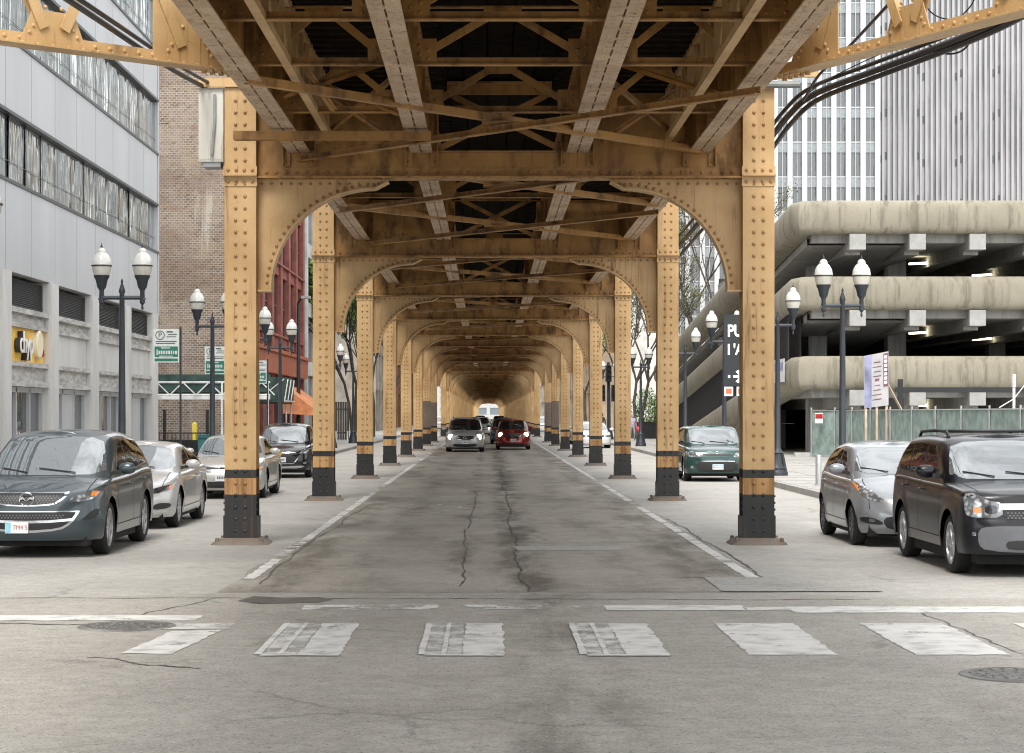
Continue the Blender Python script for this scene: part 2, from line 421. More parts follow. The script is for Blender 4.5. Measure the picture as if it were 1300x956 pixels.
def frame_mb(mb, y, zb=5.99, zt=6.66):
    mb.box(SX[0] + .03, SX[3] - .03, y - .05, y + .05, zb, zb + .016); mb.box(SX[0] + .03, SX[3] - .03, y + .034, y + .05, zb + .017, zb + .1)
    mb.box(SX[0] + .03, SX[3] - .03, y - .05, y + .05, zt, zt + .016)
    for a, b in zip(SX[:-1], SX[1:]):
        m = (a + b) / 2
        mb.bar((a + .2, y + .0, zb + .1), (m - .06, y, zt - .04), .09, .02, (0, 1, 0)); mb.bar((b - .2, y + .0, zb + .1), (m + .06, y, zt - .04), .09, .02, (0, 1, 0))
        mb.bar((a + .2, y + .03, zb + .1), (m - .06, y + .03, zt - .04), .012, .07, (0, 1, 0))
        mb.box(m - .22, m + .22, y - .012, y + .012, zt - .14, zt - .002)
        for e, x in ((1, a), (-1, b)):
            x1, x2 = sorted((x + e * .03, x + e * .4)); mb.box(x1, x2, y - .014, y - .002, zb + .017, zb + .31)
            for dx in (.1, .2, .3):
                for dz in (.08, .18): mb.dome((x + e * dx, y - .014, zb + dz + (.05 if dx == .2 else 0)), (0, -1, 0), .024, .018)
def frame_mesh(y):
    mb = MB(); frame_mb(mb, y); return mb.mesh('cross_frame', M['tan_dark'])
def angle_bar(mb, p, q, w=.11):
    mb.bar(p, q, w, .014); p = Vector(p); q = Vector(q); d = (q - p).normalized(); sx = d.cross(Vector((0, 0, 1))).normalized() * (w / 2 - .007)
    mb.bar(p + sx + Vector((0, 0, .05)), q + sx + Vector((0, 0, .05)), .014, .085)
def lateral_mesh(y0, y1, z=ZS - .02):
    mb = MB()
    angle_bar(mb, (SX[0], y0, z - .012), (SX[3], y1, z - .012)); angle_bar(mb, (SX[3], y0, z - .135), (SX[0], y1, z - .135))
    mb.box(-.25, .25, (y0 + y1) / 2 - .22, (y0 + y1) / 2 + .22, z - .035, z - .021)
    return mb.mesh('lateral_brace', M['tan_dark'])
def deck_mesh(L):
    mb = MB(); n = int(L / .40)
    for t in (-2.08, 2.08):
        for j in range(n):
            y = .02 + j * .40; w_ = .27
            mb.box(t - 1.3, t + 1.3, y, y + w_, 6.722 if True else 0, 6.92)
        for r in (-.72, .72): mb.box(t + r - .035, t + r + .035, .0, L, 6.921, 7.06)
    for j in range(5):                                              # centre walkway boards
        x = -.86 + j * .345; mb.box(x, x + .325, 0, L, 6.93, 6.98)
    mb.box(-.86, .86, 0, L, 6.985, 7.0)  # backing sheet added above the boards to block light through their gaps
    for s in (-1, 1): mb.box(*sorted((s * 3.39, s * 3.6)), 0, L, 6.86, 6.91)
    return mb.mesh('tie_deck', M['tie'])
STR = stringer_mesh(D); FR = frame_mesh(D / 2); LATA = lateral_mesh(.3, D / 2 - .1); LATB = lateral_mesh(D / 2 + .1, D - .3); DK = deck_mesh(D)
for i in range(NB - 1):
    Y = D * (i + 2)
    if i < 11: lab = f'{ORD[i]} full span of dark steel track stringers overhead, between two arched frames'
    else: lab = 'far span of track stringers overhead, beyond the two lit oncoming cars'
    sp = thing('track_span', lab, 'track span', (XC, Y, 0), 0, 'spans of the elevated track')
    for x in SX: link('stringer', STR, sp, (x, 0, 0))
    link('cross_frame', FR, sp); link('lateral_brace', LATA, sp); link('lateral_brace', LATB, sp); link('tie_deck', DK, sp)

# the open front span over the crossing
YF = -3.0 * U; LF = 2 * D - YF
sp = thing('track_span', 'front open span of track stringers overhead at the crossing, with flaring side trusses beside it', 'track span', (XC, YF, 0), 0, 'spans of the elevated track')
SF = stringer_mesh(LF); DF = deck_mesh(LF)
for x in SX: link('stringer', SF, sp, (x, 0, 0))
link('tie_deck', DF, sp)
for y in (18.75, 21.7, 16.6, 14.9, 11.):
    link('cross_frame', frame_mesh(y * U - YF), sp)
link('lateral_brace', lateral_mesh(18.9 * U - YF, 24.0 * U - YF), sp); link('lateral_brace', lateral_mesh(12.2 * U - YF, 14. * U - YF, ZS + .2), sp)
for (a, b) in (((-2.75, 20.3, 5.95), (-1.4, 21.4, 6.65)), ((-2.8, 22.6, 6.65), (-1.35, 21.5, 5.95)), ((-2.7, 23.8, 5.95), (-1.5, 22.6, 6.65)), ((-1.5, 23.8, 5.95), (-2.7, 22.8, 6.65)),
               ((-2.75, 19.0, 6.65), (-2.2, 21.3, 5.95)), ((2.75, 20.3, 5.95), (1.4, 21.4, 6.65)), ((2.7, 23.8, 5.95), (1.5, 22.6, 6.65)), ((1.5, 23.8, 5.95), (2.7, 22.8, 6.65))):
    a = (a[0], a[1] * U - YF, a[2]); b = (b[0], b[1] * U - YF, b[2]); mb = MB(); mb.bar(a, b, .09, .016, (0, 1, .3)); mb.bar(a, b, .016, .08, (0, 1, .3)); mb.build('sway_brace', M['tan_dark'], sp)
for s in (-1, 1):                                                   # lattice side girders beside the outer stringers
    for x in (2.5,):
        mb = MB(); x *= s; y0_, y1_ = 15.5 * U - YF, 23.9 * U - YF
        for z in (5.98, 6.66): mb.box(x - .05, x + .05, y0_, y1_, z, z + .09)
        y = y0_ + .1; k = 0
        while y < y1_ - .8:
            mb.box(x - .045, x + .045, y, y + .03, 6.07, 6.66); mb.bar((x, y, 6.09 if k % 2 else 6.64), (x, y + .78, 6.64 if k % 2 else 6.09), .09, .025, (1, 0, 0)); y += .8; k += 1
        mb.build('side_lattice', M['tan'], sp)
mb = MB(); y = 22.1 * U - YF
mb.box(-3.65, -.95, y - .07, y + .07, ZS - .06, ZS - .04); mb.box(-3.65, -.95, y + .05, y + .07, ZS - .16, ZS - .061)
mb.box(-3.65, -.95, y - .07, y - .05, ZS - .16, ZS - .061)
mb.build('cross_strut', M['tan_dark'], sp)
mb = MB(); y = 13.6 * U - YF
mb.box(-3.5, 3.5, y - .012, y + .012, 5.545, 6.5); mb.box(-3.5, 3.5, y - .17, y + .17, 5.52, 5.545); rivet_row(mb, (-3.4, y - .014, 5.62), (3.4, y - .014, 5.62), .17, (0, -1, 0))
mb.build('cross_beam', M['tan_dark'], sp)

# flaring lattice trusses either side of the crossing
def flare(side):
    if side < 0: A, B, lab = Vector((-3.12, 19.35 * U, 0)), Vector((-9.2, 15.2 * U, 0)), 'riveted lattice truss flaring to the left above the grey panel building'
    else: A, B, lab = Vector((3.62, 19.5 * U, 0)), Vector((8.3, 11.9 * U, 0)), 'riveted lattice truss flaring to the right in front of the white towers'
    t = thing('flared_truss', lab, 'truss', (A.x, A.y, 0))
    d = (B - A); L = d.length; d.normalize(); n = Vector((d.y, -d.x, 0))
    if n.y > 0: n = -n                                            # n looks at the camera
    zb = 6.04; zt = 7.9
    W = lambda s, o, z: tuple(d * s + n * o + Vector((0, 0, z)))
    def plate(mb, s0, s1, z0, z1, o0, o1):
        c = [W(s, o, z) for z in (z0, z1) for s, o in ((s0, o0), (s1, o0), (s1, o1), (s0, o1))]
        mb.add(c, [(3, 2, 1, 0), (4, 5, 6, 7), (0, 1, 5, 4), (1, 2, 6, 5), (2, 3, 7, 6), (3, 0, 4, 7)])
    mb = MB(); plate(mb, -.3, L, zb, zb + .022, -.16, .13); plate(mb, -.3, L, zb + .023, zb + .15, -.012, .008); plate(mb, -.3, L, zb + .023, zb + .14, -.16, -.145)
    s = .1
    while s < L: mb.dome(W(s, .075, zb + .022), (0, 0, 1), .026, .022); mb.dome(W(s, .008, zb + .09), n, .025, .02); s += .19
    for s in (-.2, -.08, .04, .16, .28):
        for o in (-.09, .06): mb.lathe([(.032, -.035), (.032, 0)], W(s, o, zb), 6); mb.lathe([(0, -.035), (.032, -.035)], W(s, o, zb), 6)
    mb.build('bottom_chord', M['tan'], t)
    mb = MB(); plate(mb, 0, L, zt, zt + .15, -.1, .1); mb.build('top_chord', M['tan'], t)
    nodes_ = [.55, 2.35, 4.15, 5.95, 7.75]
    for i, s in enumerate(nodes_):
        mb = MB(); w0 = .42
        poly = [(s - w0, zb + .16), (s + w0, zb + .16), (s + w0 * .62, zb + .55), (s - w0 * .62, zb + .55)] if i else [(s - .5, zb + .16), (s + .5, zb + .16), (s + .5, zb + 1.0), (s - .1, zb + 1.0)]
        poly = [(a, z - .13) for a, z in poly]
        mb.prism(poly, lambda p: W(p[0], .009, p[1]), lambda p: W(p[0], .024, p[1]))
        for k in range(5):
            for e in (-1, 1): mb.dome(W(s + e * (.1 + .05 * k), .024, zb + .46 - .075 * k), n, .025, .02)
        mb.build('gusset', M['tan'], t)
        mb = MB(); m = s + .9
        if i < len(nodes_) - 1:
            mb.bar(W(s + .12, .04, zb + .22), W(m, .04, zt), .13, .02, tuple(n)); mb.bar(W(s + .12, -.05, zb + .22), W(m, -.05, zt), .13, .02, tuple(n))
            mb.bar(W(nodes_[i + 1] - .12, .055, zb + .22), W(m, .055, zt), .13, .02, tuple(n)); mb.bar(W(nodes_[i + 1] - .12, .0, zb + .22), W(m, 0, zt), .02, .12, tuple(n))
        mb.build('diagonal', M['tan'], t) if mb.v else None
flare(-1); flare(1)

# cabinet, brackets and cables on the first columns
Y1 = 2 * D
c = thing('equipment_cabinet', 'pale weathered equipment cabinet fixed outside the nearest left column', 'cabinet', (-4.13, Y1, 5.7))
M['cab'] = steel('pale_cabinet_paint', (.62, .60, .53), (.55, .53, .47), (.3, .27, .22), .55, .8)
mb = MB(); mb.box(-.185, .185, -.2, .2, .0, 1.1); mb.box(-.165, .165, -.207, -.2005, .03, 1.07); mb.build('cabinet_body', M['cab'], c)
mb = MB(); mb.box(-.2, .6, -.27, -.23, 1.105, 1.22); mb.box(-.2, .6, -.27, .2, 1.222, 1.24); mb.build('mounting_bracket', M['tan'], c)
mb = MB(); mb.tube([(.06, -.235, 1.0), (.06, -.235, .6), (.02, -.235, .1)], .022, 8); mb.box(-.12, .14, -.18, .18, -.075, -.003); mb.build('conduit', plain('grey_conduit', (.3, .31, .31), .5), c)
c = thing('strut_bracket', 'short tan bracket and grey pipe jutting from the nearest right column', 'bracket', (4.0, Y1, 6.85))
mb = MB(); mb.box(-.2, .9, -.3, -.2, .1, .2); mb.box(-.2, .9, -.32, .0, .203, .218); mb.build('bracket_arm', M['tan'], c)
mb = MB(); mb.tube([(-.25, -.32, -.02), (.62, -.32, -.02)], .055, 10); mb.build('pipe', plain('pipe_grey', (.22, .23, .22), .5), c)

M['cable'] = plain('black_cable', (.010, .010, .011), .5, var=.1)
def smooth_path(p, n=8):
    p = [Vector(q) for q in p]; out = []
    for i in range(len(p) - 1):
        a = p[max(i - 1, 0)]; b = p[i]; c_ = p[i + 1]; d_ = p[min(i + 2, len(p) - 1)]
        for k in range(n):
            t = k / n; out.append(.5 * ((2 * b) + (c_ - a) * t + (2 * a - 5 * b + 4 * c_ - d_) * t * t + (3 * b - a - 3 * c_ + d_) * t ** 3))
    return out + [p[-1]]
def cable(pts, r, label, grp):
    mb = MB(); mb.tube(smooth_path([at(*p) for p in pts]), r, 8); o = mb.build('power_cable', M['cable'], None, True); return tag(o, label, 'cable', grp)
G = 'black cables beside the structure'
main = [(842, 335, 40), (905, 262, 31.5), (960, 200, 26.8), (998, 150, 24), (1033, 120, 23), (1110, 90, 21), (1190, 60, 19.3), (1262, 30, 17.6), (1340, -12, 16)]
cable(main, .045, 'thickest black cable of the bundle sagging past the nearest right column', G)
cable([(x - 3, y - 9, Y + .1) for x, y, Y in main], .03, 'upper black cable lying along the thick bundle at right', G)
cable([(x + 7, y + 6, Y - .1) for x, y, Y in main], .036, 'lower black cable lying along the thick bundle at right', G)
cable([(1020, 128, 23), (1040, 95, 22), (1075, 62, 20.5), (1110, 25, 19), (1142, -10, 18)], .02, 'thin black cable climbing steeply behind the right flaring truss', G)
cable([(1003, 140, 24), (1040, 108, 22.7), (1110, 72, 21), (1190, 44, 19.2), (1250, 12, 18)], .008, 'thin messenger wire above the cable bundle at right', G)
cable([(1180, 57, 19.4), (1200, 68, 19.2), (1222, 64, 19), (1236, 45, 18.8), (1240, 28, 18.7)], .012, 'loose cable loop hanging under the right flaring truss', G)
cable([(1162, -10, 18), (1164, 25, 18.4), (1161, 38, 18.6)], .012, 'short vertical black cable above the right flaring truss', G)
cable([(1165, -8, 18), (1185, 18, 18.2), (1212, 24, 18), (1232, 8, 17.9), (1240, -10, 17.8)], .008, 'thin looped wire near the top right corner', G)
cable([(60, -18, 15), (135, 32, 18), (215, 86, 22), (262, 112, 24.3)], .035, 'upper black cable running down past the left panel building', G)
cable([(72, -20, 15), (150, 32, 18), (222, 80, 22), (270, 108, 24.3)], .028, 'lower black cable running down past the left panel building', G)
# ------------------------------------------------------------------ ground, road, markings
def asphalt(name, c1, c2, stain, lo=.5, hi=.72, drips=(), grain=90, cracks=.28):
    m, nt, b = nodes(name); v = pos(nt); vl = pos(nt, (1, .22, 1)); vx = pos(nt, (.25, 1, 1))
    base = mixc(nt, ramp(nt, noise(nt, v, .35, 6, .6), .3, .7), c1, c2)
    base = mixc(nt, ramp(nt, noise(nt, vl, .55, 7, .62), lo, hi, 0, .62), base, stain)
    base = mixc(nt, ramp(nt, noise(nt, vx, .7, 6, .65), .55, .75, 0, .4), base, stain)
    g = N(nt, 'ShaderNodeNewGeometry'); sep = N(nt, 'ShaderNodeSeparateXYZ'); nt.links.new(g.outputs['Position'], sep.inputs[0])
    wob = math_(nt, 'MULTIPLY', math_(nt, 'SUBTRACT', noise(nt, v, .8, 5, .6), .5), .9)
    x = math_(nt, 'ADD', sep.outputs[0], wob)
    for (cx, wd, k) in drips:                                       # oil and water lines dripped from the track joints
        d = math_(nt, 'ABSOLUTE', math_(nt, 'SUBTRACT', x, cx))
        f = math_(nt, 'MULTIPLY', ramp(nt, d, wd, wd * .2, 0, k), ramp(nt, noise(nt, vl, 1.1, 6, .7), .38, .62))
        base = mixc(nt, f, base, tuple(s * .55 for s in stain))
    vo = N(nt, 'ShaderNodeTexVoronoi'); vo.feature = 'DISTANCE_TO_EDGE'; vo.inputs['Scale'].default_value = .22
    nz = N(nt, 'ShaderNodeTexNoise'); nz.inputs['Scale'].default_value = 1.2; nz.inputs['Detail'].default_value = 5
    nt.links.new(v, nz.inputs['Vector']); vv = N(nt, 'ShaderNodeVectorMath'); vv.operation = 'ADD'
    nt.links.new(v, vv.inputs[0]); sc = N(nt, 'ShaderNodeVectorMath'); sc.operation = 'SCALE'; sc.inputs['Scale'].default_value = 1.1
    nt.links.new(nz.outputs['Color'], sc.inputs[0]); nt.links.new(sc.outputs[0], vv.inputs[1]); nt.links.new(vv.outputs[0], vo.inputs['Vector'])
    cr = math_(nt, 'MULTIPLY', ramp(nt, vo.outputs['Distance'], .012, .003, 0, cracks), ramp(nt, noise(nt, v, .5, 3), .45, .6))
    base = mixc(nt, cr, base, (.03, .028, .025))
    mott = noise(nt, v, 5.5, 6, .72)
    base = mixc(nt, .34, base, mixc(nt, ramp(nt, mott, .3, .7), (.3, .3, .3), (.7, .7, .7)), 'OVERLAY')
    agg = ramp(nt, noise(nt, v, 38, 3, .75), .56, .68, 0, .7); base = mixc(nt, agg, base, tuple(min(1, s * 1.5) for s in c1))
    agg2 = ramp(nt, noise(nt, v, 31, 3, .75), .55, .68, 0, .8); base = mixc(nt, agg2, base, tuple(s * .6 for s in stain))
    fine = noise(nt, v, grain, 2, .6)
    base = mixc(nt, .6, base, mixc(nt, fine, (.25, .25, .25), (.8, .8, .8)), 'OVERLAY')
    nt.links.new(base, b.inputs['Base Color']); b.inputs['Roughness'].default_value = .85; b.inputs['Specular IOR Level'].default_value = .3
    nt.links.new(ramp(nt, noise(nt, v, 1.3, 4), .3, .7, .62, .9), b.inputs['Roughness'])
    bump(nt, b, math_(nt, 'ADD', math_(nt, 'MULTIPLY', fine, .5), math_(nt, 'MULTIPLY', cr, -1.)), .35, .012)
    return m
M['lane_side'] = asphalt('side_lane_asphalt', (.41, .395, .365), (.345, .332, .305), (.20, .188, .168), .54, .8)
M['road'] = asphalt('roadway_asphalt', (.37, .345, .30), (.30, .279, .242), (.145, .128, .10), .46, .72, ((.45, .5, .9), (-.35, .22, .5), (-2.45, .55, .6), (2.7, .6, .65), (1.6, .5, .35), (-1.5, .4, .3)))
M['crossing'] = asphalt('crossing_asphalt', (.365, .345, .308), (.30, .282, .252), (.145, .13, .105), .52, .78, ((.6, .6, .6),))
M['walk'] = asphalt('sidewalk_concrete', (.41, .40, .375), (.35, .34, .315), (.25, .24, .22), .55, .8, (), 70, .25)
M['patch'] = asphalt('patch_asphalt', (.39, .375, .345), (.33, .32, .295), (.13, .125, .115), .5, .75)
M['patch_dark'] = asphalt('dark_patch_asphalt', (.13, .12, .105), (.17, .155, .135), (.05, .046, .04))
M['kerb'] = asphalt('kerb_stone', (.38, .37, .35), (.31, .30, .28), (.18, .17, .16))

def sheet(name, pts, z, mat_):
    mb = MB(); mb.add([(x, y * U, z) for x, y in pts], [tuple(range(len(pts)))]); return struct(mb.build(name, mat_))
sheet('ground', [(-700, -120), (700, -120), (700, 1500), (-700, 1500)], 0, M['lane_side'])
mb = MB(); pts = []                                                 # ragged edges: old resurfacing
rnd = random.Random(3)
L_ = []; R_ = []
y = 17.6
while y < 520:
    L_.append((-2.92 + rnd.uniform(-.07, .07), y)); R_.append((3.26 + rnd.uniform(-.07, .07), y)); y += .8 if y < 60 else 6
mb = MB()
mb.v = [(x, y * U, .004) for x, y in L_] + [(x, y * U, .004) for x, y in R_]; n = len(L_)
for i in range(n - 1): mb.f.append((i, n + i, n + i + 1, i + 1)); mb.m.append(0)
struct(mb.build('roadway', M['road']))
mb = MB(); xs = [-60 + i * 1.5 for i in range(81)]
top = [(x, 17.5 + rnd.uniform(-.05, .05) + (0 if abs(x) < 3.4 else -.45)) for x in xs]
mb.v = [(x, -60, .004) for x in xs] + [(x, y * U, .004) for x, y in top]; n = len(xs)
for i in range(n - 1): mb.f.append((i, i + 1, n + i + 1, n + i)); mb.m.append(0)
struct(mb.build('cross_street', M['crossing']))
def walkway(name, x0, x1, y0, y1, cut):
    """raised sidewalk slab with rounded street corner; cut = side (+1/-1) on which the kerb lies"""
    r = 2.2; mb = MB(); y0 *= U; y1 *= U
    if cut > 0: pts = [(x0, y0), (x1 - r, y0)] + [(x1 - r + r * math.sin(a), y0 + r - r * math.cos(a)) for a in [PI / 2 * k / 8 for k in range(1, 9)]] + [(x1, y1), (x0, y1)]
    else: pts = [(x1, y1), (x0, y1)] + [(x0 + r - r * math.cos(a), y0 + r - r * math.sin(a)) for a in [PI / 2 * k / 8 for k in range(0, 8)]] + [(x0 + r, y0), (x1, y0)]
    mb.prism(pts, lambda p: (p[0], p[1], -.2), lambda p: (p[0], p[1], .15)); struct(mb.build(name, M['walk']))
    kb = MB()
    xk = x1 if cut > 0 else x0
    kb.box(*sorted((xk + cut * .002, xk + cut * .17)), y0 + r, y1, -.2, .146); struct(kb.build('kerb', M['kerb']))
walkway('sidewalk', -45, -7.5, 22, 520, 1)
walkway('sidewalk', 7.75, 62, 15.2, 520, -1)
# score lines of the paving: thin grooves on the right walk
mb = MB()
for i in range(60):
    y = (16.5 + i * 1.8) * U; mb.box(7.76, 13.4, y, y + .02, .15, .1535)
for x in (9.4, 11.2): mb.box(x, x + .02, 17 * U, 125 * U, .15, .1532)
struct(mb.build('paving_joints', plain('joint_dirt', (.16, .15, .14), .9)))

def paint_mat(name, lo, hi, c=(.66, .65, .62)):
    m, nt, b = nodes(name); v = pos(nt); b.inputs['Roughness'].default_value = .7
    cc = mixc(nt, ramp(nt, noise(nt, v, 4, 5), .4, .75), c, tuple(x * .62 for x in c)); nt.links.new(cc, b.inputs['Base Color'])
    f = math_(nt, 'ADD', math_(nt, 'MULTIPLY', noise(nt, v, 2.4, 4, .6), .62), math_(nt, 'MULTIPLY', noise(nt, v, 22, 5, .75), .38))
    nt.links.new(ramp(nt, f, lo, hi), b.inputs['Alpha']); return m
M['paint'] = paint_mat('road_paint', .35, .42)
M['paint_worn'] = paint_mat('worn_road_paint', .46, .55)
M['paint_ghost'] = paint_mat('ghost_road_paint', .32, .60, (.64, .63, .60))
rj = random.Random(12)
def mark(name, polys, m, z=.0085, jag=.016):
    mb = MB()
    for p in polys:
        q = []
        for a, c_ in zip(p, p[1:] + p[:1]):                         # ragged paint edges
            l = math.hypot(c_[0] - a[0], c_[1] - a[1]); k = max(1, min(40, int(l / .09))) if jag else 1
            for j in range(k): q.append((a[0] + (c_[0] - a[0]) * j / k + (rj.uniform(-jag, jag) if j else 0), a[1] + (c_[1] - a[1]) * j / k + (rj.uniform(-jag, jag) if j else 0)))
        mb.add([(x, y * U, z) for x, y in q], [tuple(range(len(q)))])
    return struct(mb.build(name, m))
def rect(x0, x1, y0, y1, sk=0): return [(x0, y0), (x1, y0), (x1 + sk, y1), (x0 + sk, y1)]
bars = [(-3.28, -2.45, 'b'), (-1.87, -1.2, 'g'), (-.55, .13, 'g'), (.76, 1.46, 'g'), (2.1, 2.82, 'n'), (3.44, 4.2, 'n'), (4.85, 5.6, 'n'), (6.2, 6.95, 'n')]
solid = []; half = []; ghost = []; rims = []
for x0, x1, k in bars:
    if k == 'n': solid.append(rect(x0, x1, 13.0, 14.95))
    elif k == 'g':
        m_ = x0 + (x1 - x0) * .5; half.append(rect(m_, x1, 13.0, 14.95)); ghost.append(rect(x0, m_ - .003, 13.0, 14.95))
        rims += [rect(x0 - .02, x0 + .035, 13, 14.95), rect(x0 + .036, x1, 12.93, 12.999), rect((x0 + m_) / 2, (x0 + m_) / 2 + .04, 13.001, 14.95)]
    else: half.append([(x0 + .3, 13.1), (x1 - .1, 13.05), (x1 + .05, 14.5), (x0 + .45, 14.4)]); ghost.append(rect(x0, x1 + .1, 14.55, 14.95))
mark('crosswalk_bars', solid + half, M['paint']); mark('crosswalk_worn', ghost, M['paint_ghost']); mark('crosswalk_edges', rims, M['paint'], .0125, .006)
mark('stop_line', [rect(-9, -2.75, 15.15, 15.55), rect(1.17, 2.55, 15.95, 16.35, .01), rect(3.0, 7.3, 15.75, 16.25), rect(2.56, 2.99, 15.97, 16.2)], M['paint'])
mark('stop_line_worn', [rect(-1.85, -.5, 16.0, 16.4), rect(-.25, .8, 16.05, 16.4), rect(.8, 1.16, 16.1, 16.3)], M['paint_worn'])
seg = []; seg2 = []; rnd = random.Random(5)
for side, x in ((-1, -2.82), (1, 3.13)):
    y = 18.9
    while y < 300:
        l = rnd.uniform(1.2, 3.5) if y < 80 else 14; (seg if rnd.random() < .85 else seg2).append(rect(x - .075 + rnd.uniform(-.015, .015), x + .075, y, y + l)); y += l + (rnd.uniform(.03, .3) if y < 80 else .1)
mark('edge_line', seg, M['paint'], .0088); mark('edge_line_worn', seg2, M['paint_worn'], .0088)
# bicycle marking with chevrons, read from the far side
def ring(cx, cy, r, t, sy=1.7, n=24):
    return [[(cx + (r + e1) * math.cos(a), cy + (r + e1) * sy * math.sin(a)), (cx + (r + e2) * math.cos(a), cy + (r + e2) * sy * math.sin(a)), (cx + (r + e2) * math.cos(b_), cy + (r + e2) * sy * math.sin(b_)), (cx + (r + e1) * math.cos(b_), cy + (r + e1) * sy * math.sin(b_))]
            for k in range(n) for a, b_, e1, e2 in ((2 * PI * k / n, 2 * PI * (k + 1) / n, -t / 2, t / 2),)]
def seg_(a, b_, t=.07):
    d = Vector((b_[0] - a[0], b_[1] - a[1], 0)).normalized(); q = Vector((d.y, -d.x, 0)) * t / 2
    return [(a[0] - q.x, a[1] - q.y), (a[0] + q.x, a[1] + q.y), (b_[0] + q.x, b_[1] + q.y), (b_[0] - q.x, b_[1] - q.y)]
cx, cy = -1.35, 33.5; bk = ring(cx - .5, cy, .26, .07) + ring(cx + .5, cy, .26, .07)
for a, b_ in (((-.5, 0), (-.18, .75)), ((-.18, .75), (.36, .75)), ((.36, .75), (.02, .05)), ((.02, .05), (-.5, 0)), ((.02, .05), (-.22, .9)), ((.5, 0), (.3, 1.0)), ((.3, 1.0), (.5, 1.1)), ((-.34, .92), (-.1, .92))):
    bk.append(seg_((cx + a[0], cy + a[1]), (cx + b_[0], cy + b_[1])))
for dy in (-1.2, -1.75):
    bk.append(seg_((cx - .55, cy + dy), (cx + .02, cy + dy - .45), .11)); bk.append(seg_((cx + .55, cy + dy), (cx - .02, cy + dy - .45), .11))
mark('bicycle_marking', bk, M['paint_worn'], jag=0)
sheet('road_patch', [(.42, 22.9), (1.88, 22.9), (1.98, 23.7), (.36, 23.7)], .0075, M['patch'])
sheet('road_patch', [(2.55, 17.62), (4.3, 17.62), (4.6, 19.1), (2.55, 19.15)], .0115, M['patch'])
sheet('road_patch', [(-2.6, 16.75), (-2.35, 16.5), (-2.0, 16.55), (-1.75, 16.62), (-1.62, 16.85), (-1.8, 17.1), (-2.2, 17.05), (-2.5, 17.2)], .0078, M['patch_dark'])
rc = random.Random(9)
def crack(x0, y0, x1, y1, w_=.03, n=26):
    pts = []
    ox = 0
    for i in range(n + 1):
        t = i / n; ox = ox * .8 + rc.uniform(-.035, .035); pts.append((x0 + (x1 - x0) * t + (ox if abs(y1 - y0) > abs(x1 - x0) else 0), y0 + (y1 - y0) * t + (0 if abs(y1 - y0) > abs(x1 - x0) else ox)))
    out = []
    for a, b_ in zip(pts[:-1], pts[1:]): out.append(seg_(a, b_, w_ * rc.uniform(.4, 1.4)))
    return out
M['tar'] = plain('tar_crack', (.085, .078, .068), .6, var=.3, scale=9)
ck = crack(-7, 17.1, 4, 16.9, .025, 60) + crack(.40, 17.6, .43, 60, .028, 140) + crack(-.33, 18.2, -.30, 40, .02, 80) + crack(-2.9, 17, -3.6, 14.9, .02) + crack(-4.9, 15.0, -3.3, 14.85, .04) + crack(-3.2, 12.9, -2.2, 12.3, .03) + crack(2.2, 19.2, 3.3, 19.1, .035)
ck += crack(-2.62, 18.4, -2.6, 34, .03, 50) + crack(3.3, 17.8, 3.36, 30, .03, 50) + crack(4.2, 16.2, 4.3, 12.6, .02) + crack(-6, 13.6, -5.2, 11, .02)
mark('tar_cracks', ck, M['tar'], .0068, 0)
def manhole(x, y, label):
    t = thing('manhole_cover', label, 'manhole', (x, y * U, .004)); mb = MB()
    mb.lathe([(0, .012), (.36, .012), (.37, .008)], n=28)
    for r in (.08, .16, .24, .31):
        for k in range(int(r * 60)):
            a = 2 * PI * k / int(r * 60); mb.dome((r * math.cos(a), r * math.sin(a), .012), (0, 0, 1), .022, .008)
    mb.build('cover', plain('cast_iron', (.15, .145, .135), .6, .3, var=.3, scale=12), t)
    mb = MB(); mb.lathe([(.375, .004), (.375, .011), (.44, .009), (.45, .001)], n=28); mb.build('frame', plain('iron_frame', (.20, .19, .175), .7, var=.3), t)
manhole(-3.3, 14.75, 'round iron manhole cover beside the worn left end of the crosswalk')
manhole(3.95, 12.0, 'round iron manhole cover below the solid crosswalk bars at right')

# ------------------------------------------------------------------ left panel building
M['panel'] = plain('pale_metal_panel', (.52, .53, .545), .42, .1, var=.05, scale=.35, stretch=(1, 1, .3))
M['panel2'] = plain('pale_stone_pier', (.58, .572, .55), .6, var=.08, scale=1.2, stretch=(1, 1, .3), bmp=.05)
M['ledge'] = plain('weathered_ledge', (.46, .445, .42), .7, var=.22, scale=3, stretch=(1, .6, 3))
M['joint'] = plain('dark_joint', (.13, .13, .135), .7, var=0)
M['wavy'] = glass('wavy_ribbon_glass', (.34, .38, .38), .03, 2.1, .6, .55); M['wavy'].node_tree.nodes['Principled BSDF'].inputs['Metallic'].default_value = .8
M['shop_glass'] = glass('shop_glass', (.05, .058, .06), .03, 1.7, .05, .5)
M['louver'] = plain('louvre_metal', (.10, .10, .10), .5, .3, var=.1)
M['mullion'] = plain('dark_mullion', (.07, .075, .08), .4, .4, var=0)
bx = -11.5; y0, y1 = 12.0 * U, 56.2 * U
b = thing('office_building', 'pale grey panel office building with two visible wavy ribbon windows, left of the street', 'building', (bx, 0, 0))
mb = MB(); mb.box(-18, -.30, y0, y1, 5.45, 40, 0)
bands = [(5.38, 7.55), (9.19, 10.98), (12.82, 14.6), (16.4, 18.2), (20, 40)]
for z0, z1 in bands:
    y = y0 + .1
    while y < y1 - .3:
        e = min(y + 2.18 * U, y1); mb.box(-.29, 0, y, e - .022, z0, z1, 1); y += 2.2 * U
mb.box(-18, .0, y1 - .001, y1 + .28, 5.38, 40, 1)
mb.build('wall', [M['joint'], M['panel']], b)
